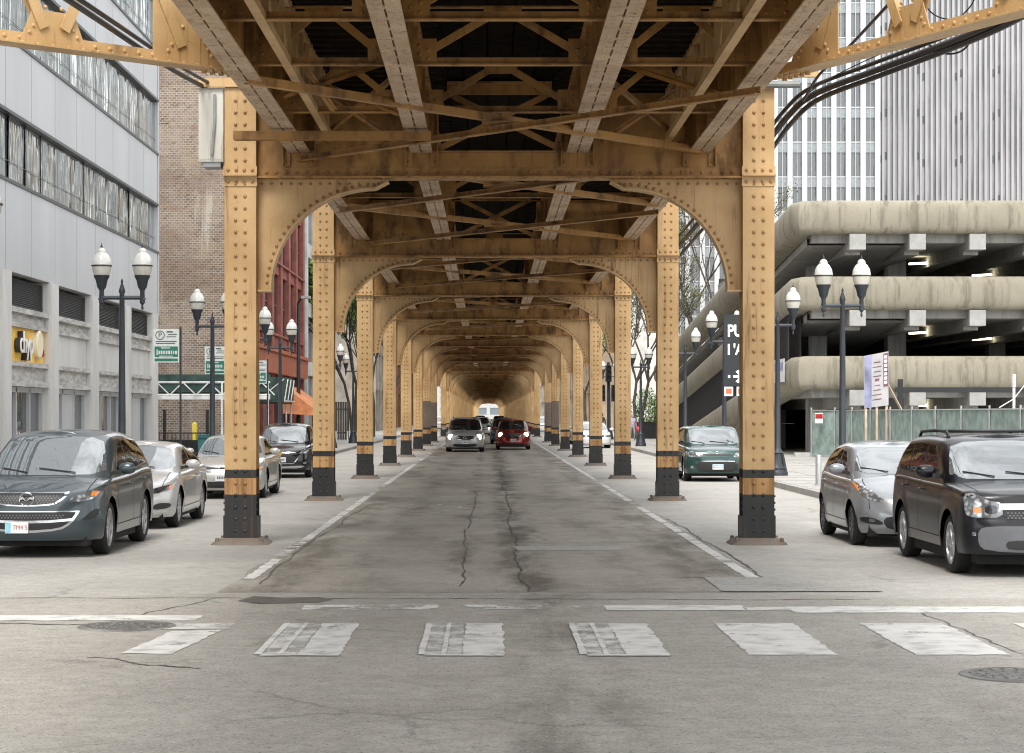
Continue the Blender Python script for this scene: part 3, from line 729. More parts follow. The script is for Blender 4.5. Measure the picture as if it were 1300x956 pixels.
for z0, z1 in ((7.55, 9.19), (10.98, 12.82), (14.6, 16.4), (18.2, 20)):
    mb = MB(); y = y0 + 1; rp_ = random.Random(int(z0 * 10))
    while y < y1:
        e = min(y + 1.46 * U, y1 - .02); t = rp_.uniform(-.022, .022); t2 = rp_.uniform(-.01, .01)
        mb.add([(-.13 - t, y, z0 + .03), (-.13 + t, e, z0 + .03), (-.13 + t + t2, e, z1 - .03), (-.13 - t + t2, y, z1 - .03)], [(0, 1, 2, 3)]); y += 1.46 * U
    mb.box(-.25, -.18, y0 + .1, y1, z0 + .03, z1 - .03); f = mb.build('ribbon_window', M['wavy'], b)
    mb = MB(); mb.box(-.12, .035, y0, y1 + .03, z0 - .05, z0 + .03); mb.box(-.12, .035, y0, y1 + .03, z1 - .03, z1 + .05)
    y = y0 + 1
    while y < y1: mb.box(-.1, -.095, y, y + .03, z0 + .031, z1 - .031); y += 1.46 * U
    mb.box(-.1, -.094, y0 + .1, y1, z0 + .5, z0 + .512)
    mb.build('window_frame', M['mullion'], f)
py = [y * U for y in (17.0, 21.3, 25.6, 29.8, 34.1, 38.4, 42.65, 47.1, 51.4, 55.6)]
mb = MB(); mb.box(-18, -1.5, y0, y1, 0.0, 5.44); mb.box(-1.5, -.01, y0, y1, 5.374, 5.44); mb.build('inner_wall', M['ledge'], b)
for i, y in enumerate(py):
    mb = MB(); mb.box(-.75, .06, y - .46, y + .46, .12, 5.37); mb.box(-.75, .09, y - .5, y + .5, .1, .5); mb.build('pilaster', M['panel2'], b)
M['yellow_sign'] = plain('yellow_sign_panel', (.92, .56, .11), .4, var=.12, scale=1.2)
M['white_letter'] = plain('white_letter', (.85, .85, .83), .35, var=0)
M['dark_letter'] = plain('dark_letter_side', (.03, .03, .03), .4, var=0)
for i in range(len(py) - 1):
    a, c_ = py[i] + .465, py[i + 1] - .465
    mb = MB()
    mb.box(-.5, -.3, a, c_, 4.5, 5.3, 1)
    for k in range(15): z = 4.62 + k * .046; mb.bar((-.24, a + .04, z), (-.24, c_ - .04, z), .07, .012, (-.6, 0, 1))
    mb.box(-.3, -.17, a, a + .05, 4.58, 5.3); mb.box(-.3, -.17, c_ - .05, c_, 4.58, 5.3)
    mb.build('louvre', [M['louver'], M['gap']], b)
    mb = MB()
    for z, h, o in ((4.43, .13, -.0), (4.08, .11, -.04), (3.12, .11, -.02), (2.62, .13, .0)): mb.box(-.7, o, a, c_, z, z + h)
    for z0, z1 in ((4.19, 4.43), (2.75, 3.12)): mb.box(-.7, -.12, a, c_, z0, z1)
    mb.build('ledge', M['ledge'], b)
    sign = (i == 5)
    mb = MB(); mb.box(-.7, -.14, a, c_, 3.231, 4.079); p = mb.build('spandrel_panel', M['yellow_sign'] if sign else M['panel2'], b)
    mb = MB(); mb.box(-.46, -.26, a, c_, .35, 2.62); s_ = mb.build('shop_window', M['shop_glass'], b)
    mb = MB(); w3 = (c_ - a) / 3
    for k in range(4): yy = min(max(a + w3 * k, a + .05), c_ - .05); mb.box(-.3, -.17, yy - .05, yy + .05, .1, 2.615)
    mb.box(-.3, -.17, a + .1, c_ - .1, 2.48, 2.612); mb.box(-.64, -.12, a, c_, .1, .35)
    if i % 2 == 0: mb.box(-.3, -.2, a + w3 + .06, a + w3 * 2 - .06, .36, 2.47)
    mb.build('window_frame', M['panel'], s_)
    if sign:
        t1 = text('chyp', 'sign_letters', .78, .07, M['dark_letter'], p, (-.06, (a + c_) / 2 - .45, 3.69), (R(90), 0, R(90)))
        t2 = text('chyp', 'sign_face', .78, .012, M['white_letter'], p, (.023, (a + c_) / 2 - .45, 3.69), (R(90), 0, R(90)))
        mb = MB(); mb.lathe([(0, .0), (.36, .0), (.36, .1), (.33, .12), (0, .12)], (-.139, c_ - .95, 3.72), 28, 'x'); mb.build('sign_disc', plain('cream_disc', (.85, .78, .58), .4, var=.03), p)
        text("'s", 'sign_letters', .42, .03, plain('red_letter', (.45, .12, .05), .4, var=0), p, (-.1, c_ - .32, 3.55), (R(90), 0, R(90)))

# ------------------------------------------------------------------ brick buildings at left
def brick_mat(name, cols, scale=2.3, axis='xz', patch=(.42, .33, .27), pl=.5, ph=.75, mortar=(.42, .38, .33)):
    m, nt, b = nodes(name); g = N(nt, 'ShaderNodeNewGeometry'); sp_ = N(nt, 'ShaderNodeSeparateXYZ'); nt.links.new(g.outputs['Position'], sp_.inputs[0])
    cb = N(nt, 'ShaderNodeCombineXYZ'); nt.links.new(sp_.outputs[0 if axis == 'xz' else 1], cb.inputs[0]); nt.links.new(sp_.outputs[2], cb.inputs[1])
    br = N(nt, 'ShaderNodeTexBrick'); nt.links.new(cb.outputs[0], br.inputs['Vector']); br.inputs['Scale'].default_value = scale
    br.inputs['Mortar Size'].default_value = .03; br.inputs['Color1'].default_value = c4(cols[0]); br.inputs['Color2'].default_value = c4(cols[1]); br.inputs['Mortar'].default_value = c4(mortar)
    v = pos(nt); vs = pos(nt, (1, 1, .5))
    base = mixc(nt, ramp(nt, noise(nt, vs, .30, 7, .68), pl, ph, 0, .65), br.outputs[0], patch)
    base = mixc(nt, ramp(nt, noise(nt, pos(nt, (.4, .4, 2.2)), .9, 6, .7), .57, .66, 0, .6), base, cols[2])
    base = mixc(nt, ramp(nt, noise(nt, pos(nt, (1, 1, 2.)), 3.2, 5, .7), .54, .66, 0, .6), base, (.085, .062, .05))
    base = mixc(nt, ramp(nt, noise(nt, pos(nt, (1, 1, 1.6)), .55, 6, .7), .52, .64, 0, .55), base, (.28, .22, .15))
    base = mixc(nt, ramp(nt, noise(nt, pos(nt, (.25, .25, .5)), .33, 5, .7), .5, .64, 0, .5), base, (.13, .085, .06))
    base = mixc(nt, ramp(nt, noise(nt, pos(nt, (2, 2, .15)), .8, 5, .6), .60, .70, 0, .4), base, (.55, .52, .47))
    nt.links.new(base, b.inputs['Base Color']); b.inputs['Roughness'].default_value = .9; bump(nt, b, br.outputs['Fac'], -.3, .02); return m
M['brick'] = brick_mat('common_brick', ((.235, .17, .125), (.11, .078, .058), (.22, .12, .085)), patch=(.30, .25, .21), pl=.44, ph=.60)
M['red_face'] = plain('red_terracotta', (.29, .085, .062), .7, var=.2, scale=1.5)
M['red_orange'] = plain('orange_red_fascia', (.40, .11, .05), .55, var=.15, scale=1.5)
M['dark_win'] = glass('dark_window', (.025, .028, .032), .06, 1.6, .1, .8)
M['pale_win'] = glass('pale_window', (.16, .19, .21), .08, 1.6, .1, .8)
b = thing('brick_building', 'tall tan common brick side wall with a red terracotta street front', 'building', (-11.6, 76 * U, 0)); BW = 3.62 * U; BL = 25.6 * U
mb = MB(); mb.box(-26, -.4, 0, BL, 0, 44); mb.build('wall', M['brick'], b)
mb = MB()
for x, z, w_, h in ((-9.2, 19.3, 2.2, .45), (-6.1, 15.6, 2.6, .35), (-9.4, 12.6, 1.9, .7), (-9.4, 9.2, 2.2, .7), (-5.8, 6.2, 2, .25), (-13.2, 16, 2, .5), (-13.2, 9.5, 2, .5)):
    mb.box(x, x + w_, -.03, .05, z, z + h)
mb.build('bricked_opening', brick_mat('dark_patch_brick', ((.17, .115, .085), (.12, .08, .06), (.2, .12, .09))), b)
mb = MB(); mb.tube([(-7.1, -.08, 3), (-7.1, -.08, 40)], .05, 6); mb.tube([(-8.7, -.05, 6), (-8.7, -.05, 40)], .03, 6); mb.build('downpipe', plain('pale_pipe', (.5, .48, .44), .6), b)
mb = MB()
for k in range(8):
    y = .3 + k * BW; mb.box(-.4, .0, y - .5, y + .5, 5.3, 42)
mb.box(-.4, .12, -.2, BL, 42, 43.4); mb.build('pier', M['red_face'], b)
for f in range(9):
    z = 6.2 + f * 4.0; mb = MB(); mb.box(-.4, -.12, .1, BL - .1, z - .55, z); mb.box(-.4, .06, .1, BL - .1, z, z + .12); mb.build('sill_course', M['red_face'], b)
    for k in range(7):
        y = .3 + k * BW; mb = MB(); mb.box(-.41, -.30, y + .51, y + BW - .51, z + .13, z + 3.42); wn = mb.build('window', M['dark_win'], b)
        if f < 5:
            mb = MB()
            for q in (.51, BW / 2 - .05, BW - .61): mb.box(-.32, -.24, y + q, y + q + .09, z + .13, z + 3.42)
            mb.box(-.32, -.25, y + .61, y + BW - .62, z + 1.7, z + 1.8); mb.build('window_frame', plain('window_frame_dark', (.10, .06, .05), .5, var=0) if 'wf' not in M else M['wf'], wn)
mb = MB(); mb.box(-.4, .25, .0, BL, 4.1, 5.2); mb.box(-.4, .4, -.05, BL + .05, 5.21, 5.4); mb.build('cornice', M['red_orange'], b)
for k in range(7):
    y = .3 + k * BW; mb = MB(); mb.box(-.41, -.2, y + .35, y + BW - .35, .5, 4.08); mb.build('shop_window', M['pale_win'], b)
for k in range(8): mb = MB(); mb.box(-.4, .0, .3 + k * BW - .3, .3 + k * BW + .3, .1, 4.09); mb.build('shop_pier', M['red_face'], b)

# sidewalk canopy (scaffold shed) and awning
M['green_cloth'] = plain('dark_green_boards', (.025, .06, .048), .7, var=.35, scale=2)
M['white_steel'] = plain('white_painted_steel', (.62, .62, .6), .5, var=.15)
t = thing('sidewalk_canopy', 'dark green boarded sidewalk canopy on white trusses along the brick wall', 'canopy', (-19.6, 74.6 * U, 0))
mb = MB(); mb.box(0, 9.6, -.7, -.62, 2.95, 3.75); mb.box(0, 9.6, -.6, .6, 2.88, 2.94); mb.build('board_parapet', M['green_cloth'], t)
mb = MB()
for z in (2.80, 3.38): mb.tube([(0, -.75, z), (9.6, -.75, z)], .05, 6)
mb.box(0, 9.6, -.8, -.705, 2.60, 2.76)
for k in range(8):
    x = .2 + k * 1.2; mb.tube([(x, -.75, 2.8), (x + .6, -.75, 3.38)], .035, 6); mb.tube([(x + .6, -.75, 3.38), (x + 1.2, -.75, 2.8)], .035, 6)
mb.build('truss', M['white_steel'], t)
for x in (1.0, 4.2, 7.4, 9.5):
    mb = MB(); mb.tube([(x, -.78, .05), (x, -.78, 3.4)], .05, 6); mb.build('post', M['white_steel'], t)
t = thing('street_canopy', 'dark green boarded canopy over the sidewalk in front of the red shopfront', 'canopy', (-11.1, 77.5 * U, 0))
mb = MB(); mb.box(1.2, 1.28, 0, 5, 2.5, 3.7); mb.box(0, 1.28, -.08, -.005, 2.5, 3.7); mb.box(0, 1.2, 0, 5, 2.42, 2.49); mb.build('board_parapet', M['green_cloth'], t)
mb = MB()
for k in range(3): mb.tube([(1.32, k * 1.6, 2.6), (1.32, k * 1.6 + 1.6, 3.6)], .03, 6)
mb.tube([(1.32, 0, 2.55), (1.32, 5, 2.55)], .04, 6); mb.tube([(0, -.11, 2.55), (1.3, -.11, 3.6)], .03, 6); mb.build('brace', M['white_steel'], t)
for y in (.1, 2.5, 4.9):
    mb = MB(); mb.tube([(1.15, y, .15), (1.15, y, 2.41)], .045, 6); mb.build('post', M['white_steel'], t)
M['awning'] = plain('orange_awning', (.72, .28, .12), .8, var=.15, scale=2)
t = thing('shop_awning', 'sloping orange fabric awning on the red shopfront', 'awning', (-11.2, 88 * U, 1.75))
mb = MB(); mb.add([(0, 0, 1.7), (0, 9, 1.7), (1.7, 9, .45), (1.7, 0, .45), (1.7, 9, .1), (1.7, 0, .1), (0, 0, .2), (0, 9, .2)], [(0, 1, 2, 3), (3, 2, 4, 5), (0, 3, 5, 6), (1, 7, 4, 2)])
mb.build('canvas', M['awning'], t)
mb = MB()
for k in range(10): mb.bar((0.02, k, 1.72), (1.72, k, .47), .05, .02)
mb.build('rib', plain('awning_stripe', (.80, .48, .28), .8, var=.1), t)

# generic street-wall buildings
def facade(label, X, Y0, Y1, H, c, side, bay=3.6, fl=3.8, wm='dark_win', depth=14, arch=False):
    """building whose street front lies on x = X; side -1: left of the street"""
    Y0 *= U; Y1 *= U; bay *= U
    o = thing('street_building', label, 'building', (X, Y0, 0)); m_ = plain('facade_paint', c, .8, var=.15, scale=.8); d = side; L = Y1 - Y0
    mb = MB(); mb.box(*sorted((d * .5, d * depth)), 0, L, 0, H); mb.build('wall', m_, o)
    nb = max(1, round(L / bay)); bw = L / nb; mb = MB()
    for k in range(nb + 1): y = min(max(k * bw, .4), L - .4); mb.box(*sorted((0, d * .5)), y - .4, y + .4, .1, H + .6)
    for f in range(int((H - 5) / fl) + 1): z = 4.4 + f * fl; mb.box(*sorted((d * .06, d * .5)), .05, L - .05, z, z + .9)
    mb.build('pier', m_, o)
    mb = MB(); mb.box(*sorted((d * -.25, d * .5)), -.05, L + .05, H + .61, H + 1.3); mb.build('cornice', m_, o)
    cnt = 0
    for f in range(-1, int((H - 5) / fl)):
        for k in range(nb):
            if cnt >= 96: break
            cnt += 1; y = k * bw; z = 5.3 + f * fl if f >= 0 else .4
            mb = MB(); mb.box(*sorted((d * .3, d * .501)), y + .41, y + bw - .41, z + .01, z + (fl - .92 if f >= 0 else 3.9)); mb.build('window', M[wm], o)
    return o
facade('white painted building beyond the red terracotta front', -11.5, 102.5, 119, 30, (.62, .62, .60), -1, 5.5)
facade('grey glass building behind the leafy left trees', -17, 132, 156, 46, (.20, .25, .28), -1, 3.0, 3.6, 'pale_win')
facade('cream block far along the left side of the street', -11.5, 165, 200, 34, (.50, .45, .38), -1, 4.4)
facade('brown brick block far along the left side of the street', -11.5, 206, 262, 42, (.26, .15, .10), -1, 5)
facade('pale stone block at the far left end of the street', -11.5, 275, 360, 38, (.48, .46, .42), -1, 6)
facade('pale stone building beyond the parking garage ramp', 13.0, 150, 168, 40, (.60, .58, .54), 1, 4, 4., 'dark_win', 4.2)
facade('tan brick block far along the right side of the street', 11.8, 172, 212, 36, (.46, .36, .26), 1, 4.4, 3.8, 'dark_win', 5)
facade('grey stone block far along the right side of the street', 11.8, 220, 285, 44, (.38, .37, .35), 1, 5, 3.8, 'dark_win', 6)
facade('cream block at the far right end of the street', 11.8, 296, 380, 34, (.52, .47, .4), 1, 6)

# the block that closes the street
b = thing('street_building', 'pale tower closing the far end of the street below the track', 'building', (0, 640 * U, 0))
mb = MB(); mb.box(-45, 45, .5, 20, 0, 70)
for k in range(19): mb.box(-45 + k * 5 - .7, -45 + k * 5 + .7, 0, .5, 0, 70)
for f in range(17): mb.box(-45, 45, .1, .5, f * 4.2, f * 4.2 + 1.5)
mb.build('wall', plain('far_stone', (.40, .40, .39), .8), b)
for k in range(6, 12):
    for f in range(5):
        mb = MB(); mb.box(-45 + k * 5 + .71, -45 + k * 5 + 4.29, .3, .499, f * 4.2 + 1.51, f * 4.2 + 4.19); mb.build('window', M['pale_win'], b)

# white towers
M['tower_white'] = plain('white_tower_pier', (.50, .515, .53), .45, var=.04, scale=.2)
M['tower_glass'] = glass('tower_glass', (.085, .098, .105), .05, 1.8, .35, .9)
M['tower_grey'] = plain('grey_fin', (.38, .38, .39), .5, var=.06, scale=.15)
M['fin_glass'] = plain('grey_fin_panel', (.33, .33, .345), .35, var=.25, scale=.25, stretch=(2, 1, .5))
M['vent'] = plain('vent_grey', (.13, .13, .135), .5)
M['spandrel'] = plain('tower_spandrel', (.27, .295, .31), .3, .2, var=.1)
b = thing('glass_tower', 'white ribbed glass tower rising behind the parking garage', 'tower', (18.3, 190 * U, 0))
W_ = 27.5; mb = MB(); mb.box(0, W_, .6, 30, 0, 82); mb.build('core', M['spandrel'], b)
nbay = 16; bw = W_ / nbay
mb = MB()
for k in range(nbay + 1): mb.box(k * bw - .30, k * bw + .30, -.1, .6, 0, 82)
for k in range(nbay): mb.box(k * bw + .84, k * bw + .90, .2, .5, 0, 82)
mb.build('pier', M['tower_white'], b)
mb = MB()
for f in range(20): z = 4 + f * 4.1; mb.box(.31, W_ - .31, .3, .55, z, z + 1.15)
mb.build('spandrel', M['spandrel'], b)
mb = MB()
for f in range(20): z = 4 + f * 4.1; mb.box(.31, W_ - .31, .22, .3 - .001, z + 1.15, z + 1.28); 
mb.build('transom', M['tower_white'], b)
for k in range(nbay):
    mb = MB(); mb.box(k * bw + .31, (k + 1) * bw - .31, .45, .599, 0, 82); mb.build('window_strip', M['tower_glass'], b)
b = thing('ribbed_tower', 'pale grey tower of close vertical fins at the far right', 'tower', (54.2, 228 * U, 0))
W_ = 50; mb = MB(); mb.box(0, 12.5, .5, 30, 0, 90); mb.box(12.5, W_, .5, 30, 0, 90); mb.build('core', M['tower_grey'], b)
mb = MB()
for k in range(34): mb.box(k * .76 - .17, k * .76 + .17, -.25, .5, 0, 90)
mb.box(25.3, W_, -.1, .499, 0, 90); mb.build('fin', M['tower_grey'], b)
for k in range(33):
    mb = MB(); mb.box(k * .76 + .18, k * .76 + .58, .3, .499, 0, 90); mb.build('window_strip', M['fin_glass'], b)
    if k % 7 in (1, 2): 
        mb = MB()
        for f in range(15): z = 12.5 + f * 6.1 + (k % 3) * .5; mb.box(k * .76 + .19, k * .76 + .57, .2, .299, z, z + 1.0)
        mb.build('vent_window', M['vent'], b)
# ------------------------------------------------------------------ parking garage
def conc(name, c1, c2, st):
    m, nt, b = nodes(name); v = pos(nt); vs = pos(nt, (3.2, 3.2, .22))
    base = mixc(nt, ramp(nt, noise(nt, v, .6, 5), .3, .7), c1, c2)
    base = mixc(nt, ramp(nt, noise(nt, vs, 1.1, 6, .65), .46, .68, 0, .75), base, st)
    base = mixc(nt, ramp(nt, noise(nt, pos(nt, (5, 5, .5)), 1.4, 5, .7), .62, .72, 0, .28), base, tuple(min(1, x * 1.4) for x in c1))
    base = mixc(nt, .4, base, mixc(nt, noise(nt, v, 25, 4), (.3, .3, .3), (.75, .75, .75)), 'OVERLAY')
    nt.links.new(base, b.inputs['Base Color']); b.inputs['Roughness'].default_value = .85; bump(nt, b, noise(nt, v, 18, 4), .12, .02); return m
M['conc'] = conc('garage_concrete', (.30, .275, .215), (.245, .224, .172), (.13, .118, .088))
M['conc_in'] = conc('garage_soffit', (.38, .375, .36), (.32, .315, .30), (.2, .195, .185))
M['beam_end'] = plain('pale_beam_end', (.34, .34, .325), .7, var=.08)
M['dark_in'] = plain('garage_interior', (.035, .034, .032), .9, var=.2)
M['tube_light'] = plain('garage_lamp', (.9, .85, .7), .3, var=0, emit=(1, .88, .62), es=5)
g = thing('parking_garage', 'multi storey concrete parking garage with rounded bands and a side ramp', 'parking garage', (0, 0, 0))
GX = 13.1; GY = 68.0 * U; SL = .093 / U
def bull(t, h):                                                    # rounded band section: (outward, z) for t 0..1
    return None
prof = []
h = 1.42
for k in range(13):
    a = PI / 2 - PI * k / 12 * .97; prof.append((.42 * max(0, math.cos(a)) ** .55, h / 2 + h / 2 * math.sin(a)))
prof = [(-.5, h), ] + prof + [(-.5, 0.02)]
tops = [(10.92, 'a'), (7.72, 'b'), (4.37, 'c')]
def band(ztop, yend, name='band'):
    mb = MB(); path = [(75., GY, 0, 0., -1.), (GX + .9, GY, 0, 0., -1.), (GX + .25, GY + .25, 0, -.7071, -.7071), (GX, GY + .9, 0, -1., 0.)]
    y = GY + .9
    while y < yend - .1:
        y = min(yend, y + 3); path.append((GX, y, 0, -1., 0.))
    k = len(prof)
    for (x, y, z, nx, ny) in path:
        dz = -SL * max(0, y - GY - .5)
        for (o, zz) in prof: mb.v.append((x + nx * o, y + ny * o, ztop - h + zz + dz))
    for i in range(len(path) - 1):
        for j in range(k): j2 = (j + 1) % k; mb.f.append((i * k + j, i * k + j2, (i + 1) * k + j2, (i + 1) * k + j)); mb.m.append(0)
    mb.f.append(tuple((len(path) - 1) * k + j for j in range(k))); mb.m.append(0)
    return mb.build(name, M['conc'], g, 'auto')
for z, _ in tops: band(z, 124 * U)
mb = MB()
for z, _ in tops:                                                  # joints of the precast bands
    x = 16.
    while x < 74: mb.box(x, x + .03, GY - .425, GY - .3, z - h + .35, z - .35); x += 7.6
mb.build('band_joint', plain('band_joint', (.2, .185, .15), .9, var=0), g)
for z, _ in tops:                                                  # floor slab and soffit, beams and ends
    mb = MB(); zs = z - h
    mb.box(GX + .6, 75, GY + .502, GY + 36, zs - .32, zs + .15); mb.build('floor_slab', M['conc_in'], g)
    x = 15.2
    while x < 70:
        mb = MB(); mb.box(x, x + .62, GY + 1.0, GY + 35, zs - .8, zs - .325); bm_ = mb.build('floor_beam', M['conc_in'], g)
        mb = MB(); mb.box(x - .03, x + .65, GY - .25, GY + .99, zs - .66, zs - .001); mb.build('beam_end', M['beam_end'], bm_); x += 2.52
    for x, y in ((19.4, GY + 8), (29.2, GY + 12), (24.2, GY + 16), (16.4, GY + 12)):
        mb = MB(); mb.bar((x, y, zs - .66), (x + .95, y + .25, zs - .6), .22, .09); mb.build('tube_light', M['tube_light'], g)
for x in (15.0, 18.6, 26.4, 34, 42):
    for y in (GY + 7, GY + 20): mb = MB(); mb.box(x - .42, x + .42, y, y + .9, .1, 9.0); mb.build('column', M['conc_in'], g)
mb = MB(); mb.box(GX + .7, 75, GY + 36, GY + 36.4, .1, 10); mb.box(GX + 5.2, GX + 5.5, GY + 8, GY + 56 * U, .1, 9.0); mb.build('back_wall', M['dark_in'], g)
for z, _ in tops[:2]:                                              # ramp floors
    mb = MB(); n = 22; zs = z - h - .05
    vs = []
    for i in range(n + 1):
        y = GY + 1.0 + 55 * U * i / n; zz = zs - SL * (y - GY - .5); vs += [(GX + .48, y, zz), (GX + 5.1, y, zz), (GX + 5.1, y, zz - .3), (GX + .48, y, zz - .3)]
    o = len(mb.v); mb.v += vs
    for i in range(n):
        for j in range(4): mb.f.append((o + 4 * i + j, o + 4 * i + (j + 1) % 4, o + 4 * i + 4 + (j + 1) % 4, o + 4 * i + 4 + j)); mb.m.append(0)
    mb.build('ramp_slab', M['conc_in'], g)
# solid ramp wall below the third band and the dark bar screen between bands
mb = MB()
mb.prism([(GY + 9 * U, .1), (GY + 45 * U, .1), (GY + 30 * U, 4.37 - h - SL * 29.5 * U + .2), (GY + 9 * U, 4.37 - h - SL * 8.5 * U + .2)], lambda p: (GX - .02, p[0], p[1]), lambda p: (GX + .3, p[0], p[1]))
mb.build('ramp_wall', M['conc'], g)
M['black_bar'] = plain('black_bars', (.014, .015, .017), .5, var=.1)
mb = MB(); y = GY + 2
while y < GY + 52 * U:
    zt_ = 7.72 - h - SL * (y - GY - .5) + .05; zb_ = max(.15, 4.37 - SL * (y - GY - .5) - .05)
    if zt_ > zb_: mb.box(GX - .2, GX - .14, y, y + .06, zb_, zt_)
    y += .17
mb.box(GX + .05, GX + .1, GY + 2, GY + 50 * U, 1.5, 1.52)
mb.build('bar_screen', M['black_bar'], g)
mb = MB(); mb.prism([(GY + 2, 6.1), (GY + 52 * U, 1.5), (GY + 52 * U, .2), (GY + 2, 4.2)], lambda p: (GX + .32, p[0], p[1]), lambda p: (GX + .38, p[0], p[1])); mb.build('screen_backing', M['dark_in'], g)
# lettered banner on the corner of the third band (too small to read)
M['banner_white'] = plain('banner_white', (.66, .66, .70), .7, var=.08)
M['banner_blue'] = plain('banner_blue_ink', (.20, .23, .45), .7, var=.1)
t = thing('corner_banner', 'small white and blue banner strapped round the garage corner', 'banner', (GX - .47, GY + .9, 2.95 + .35))
mb = MB(); mb.box(-.03, 0, 0.2, 6.2, 0, 1.0); mb.build('banner_cloth', M['banner_white'], t)
mb = MB(); rn = random.Random(4); y = .5
while y < 5.6: l = rn.uniform(.15, .4); mb.box(-.036, -.0305, y, y + l, .5, .85); y += l + .12
mb.build('lettering', M['banner_blue'], t)

# ------------------------------------------------------------------ hoarding, banner, bits on the right walk
M['mesh_green'] = plain('green_fence_screen', (.25, .33, .305), .8, var=.2, scale=2.5)
M['galv'] = plain('galvanised_pipe', (.45, .46, .46), .45, .5, var=.1)
fp = [(13.5, 67.3 * U), (14.2, 66.0 * U)] + [(14.2 + i * .158, (66.0 - 2.4 * i) * U) for i in range(1, 13)]
t = thing('screened_fence', 'long green screened construction fence on galvanised posts before the garage', 'fence', (13.5, 67.3 * U, 0.15))
for i in range(len(fp) - 1):
    a = Vector((fp[i][0] - 13.5, fp[i][1] - 67.3 * U, 0)); c_ = Vector((fp[i + 1][0] - 13.5, fp[i + 1][1] - 67.3 * U, 0))
    mb = MB(); mb.bar(a + Vector((0, 0, 1.0)), c_ + Vector((0, 0, 1.0)), .015, 1.82); pn = mb.build('screen_panel', M['mesh_green'], t)
    for z in (.07, 1.93): mb = MB(); mb.tube([a + Vector((-.03, 0, z)), c_ + Vector((-.03, 0, z))], .022, 6); mb.build('rail', M['galv'], pn)
for (x, y) in fp:
    mb = MB(); mb.tube([(x - 13.5 - .04, y - 67.3 * U, 0), (x - 13.5 - .04, y - 67.3 * U, 2.05)], .032, 8); mb.build('post', M['galv'], t)
t = thing('notice_sign', 'little red and white notice on the green fence corner', 'sign', (13.62, 66.55 * U, 1.55))
mb = MB(); mb.box(-.16, .16, -.04, -.03, 0, .42); mb.build('panel', M['plate'], t); mb = MB(); mb.box(-.15, .15, -.047, -.041, .19, .38); mb.build('red_field', M['red_lens'], t)
t = thing('banner_sign', 'tall lavender and purple project banner on timber posts behind the green fence', 'banner', (14.25, 59.2 * U, 0))
M['lav'] = plain('lavender_banner', (.42, .41, .42), .7, var=.08); M['purple'] = plain('purple_strip', (.16, .08, .10), .7, var=.3); M['lav_blue'] = plain('blue_lavender', (.22, .23, .36), .7, var=.35, scale=1.2)
def skew(mb, x0, x1, z0, z1, y, t_=.02, mi=0):
    k = .13; mb.add([(x0, y, z0 + k * x0), (x1, y, z0 + k * x1), (x1, y, z1 + k * x1 * 1.5), (x0, y, z1 + k * x0 * 1.5), (x0, y + t_, z0 + k * x0), (x1, y + t_, z0 + k * x1), (x1, y + t_, z1 + k * x1 * 1.5), (x0, y + t_, z1 + k * x0 * 1.5)],
      [(3, 2, 1, 0), (4, 5, 6, 7), (0, 1, 5, 4), (1, 2, 6, 5), (2, 3, 7, 6), (3, 0, 4, 7)], mi)
mb = MB(); skew(mb, -.47, .42, 2.2, 4.15, 0); pn = mb.build('banner_cloth', M['lav'], t)
mb = MB(); skew(mb, -.46, -.2, 2.22, 4.12, -.006, .005); mb.build('blue_strip', M['lav_blue'], pn)
mb = MB(); skew(mb, .23, .41, 2.9, 4.1, -.006, .005); mb.build('purple_strip', M['purple'], pn)
mb = MB(); rn = random.Random(6)
for k in range(7): skew(mb, .26, .37, 3.0 + k * .155, 3.09 + k * .155, -.012, .005)
mb.build('pale_lettering', M['banner_white'], pn)
mb = MB()
for k in range(9):
    z = 2.45 + k * .17; l = rn.uniform(.08, .2); skew(mb, .0 - l, .02 + l * .8, z, z + (.1 if k == 4 else .035), -.006, .005)
mb.build('lettering', M['purple'], pn)
M['timber'] = plain('raw_timber', (.52, .42, .32), .8, var=.15)
for x in (-.4, .0, .36):
    mb = MB(); mb.box(x - .04, x + .04, .03, .12, .15, 4.0); mb.build('post', M['timber'], t)
mb = MB(); mb.bar((.42, .1, 3.0), (1.0, .6, 2.1), .09, .05); mb.bar((1.0, .6, 2.1), (1.4, 1.0, .16), .09, .05); mb.build('brace', M['timber'], t)
t = thing('clearance_bar', 'black height clearance beam on two posts at the garage entry', 'barrier', (16.2, 63.5 * U, 0))
mb = MB(); mb.box(-.2, 7.2, -.08, .08, 2.78, 2.98); mb.build('beam', M['black_bar'], t)
for x in (0, 6.9):
    mb = MB(); mb.box(x - .09, x + .09, -.085, .085, .15, 3.3); mb.build('post', M['black_bar'], t)
t = thing('camera_mast', 'thin white mast rising above the green fence at far right', 'mast', (17.9, 55 * U, .15))
mb = MB(); mb.tube([(0, 0, 0), (0, 0, 3.0)], .05, 8); mb.build('pole', M['white_steel'], t); mb = MB(); mb.tube([(-.5, 0, 2.0), (0, 0, 2.3), (.35, 0, 2.75)], .02, 6); mb.tube([(0, 0, 2.7), (0, 0, 3.15)], .075, 8); mb.build('arm', M['white_steel'], t)
M['orange'] = plain('orange_plastic', (.75, .10, .025), .5, var=.1)
t = thing('traffic_cone', 'slim orange traffic cone beside the dark garage entrance', 'cone', (14.15, 67.9 * U, .15))
mb = MB(); mb.lathe([(.13, .06), (.1, .4), (.055, .95), (.03, 1.0), (0, 1.0)], n=14); mb.build('cone', M['orange'], t, True); mb = MB(); mb.box(-.22, .22, -.22, .22, 0, .06); mb.build('foot', M['rubber'], t)
t = thing('steel_bollard', 'short pale steel bollard on the right sidewalk beside the grey hatchback', 'bollard', (8.28, 40.5 * U, .15))
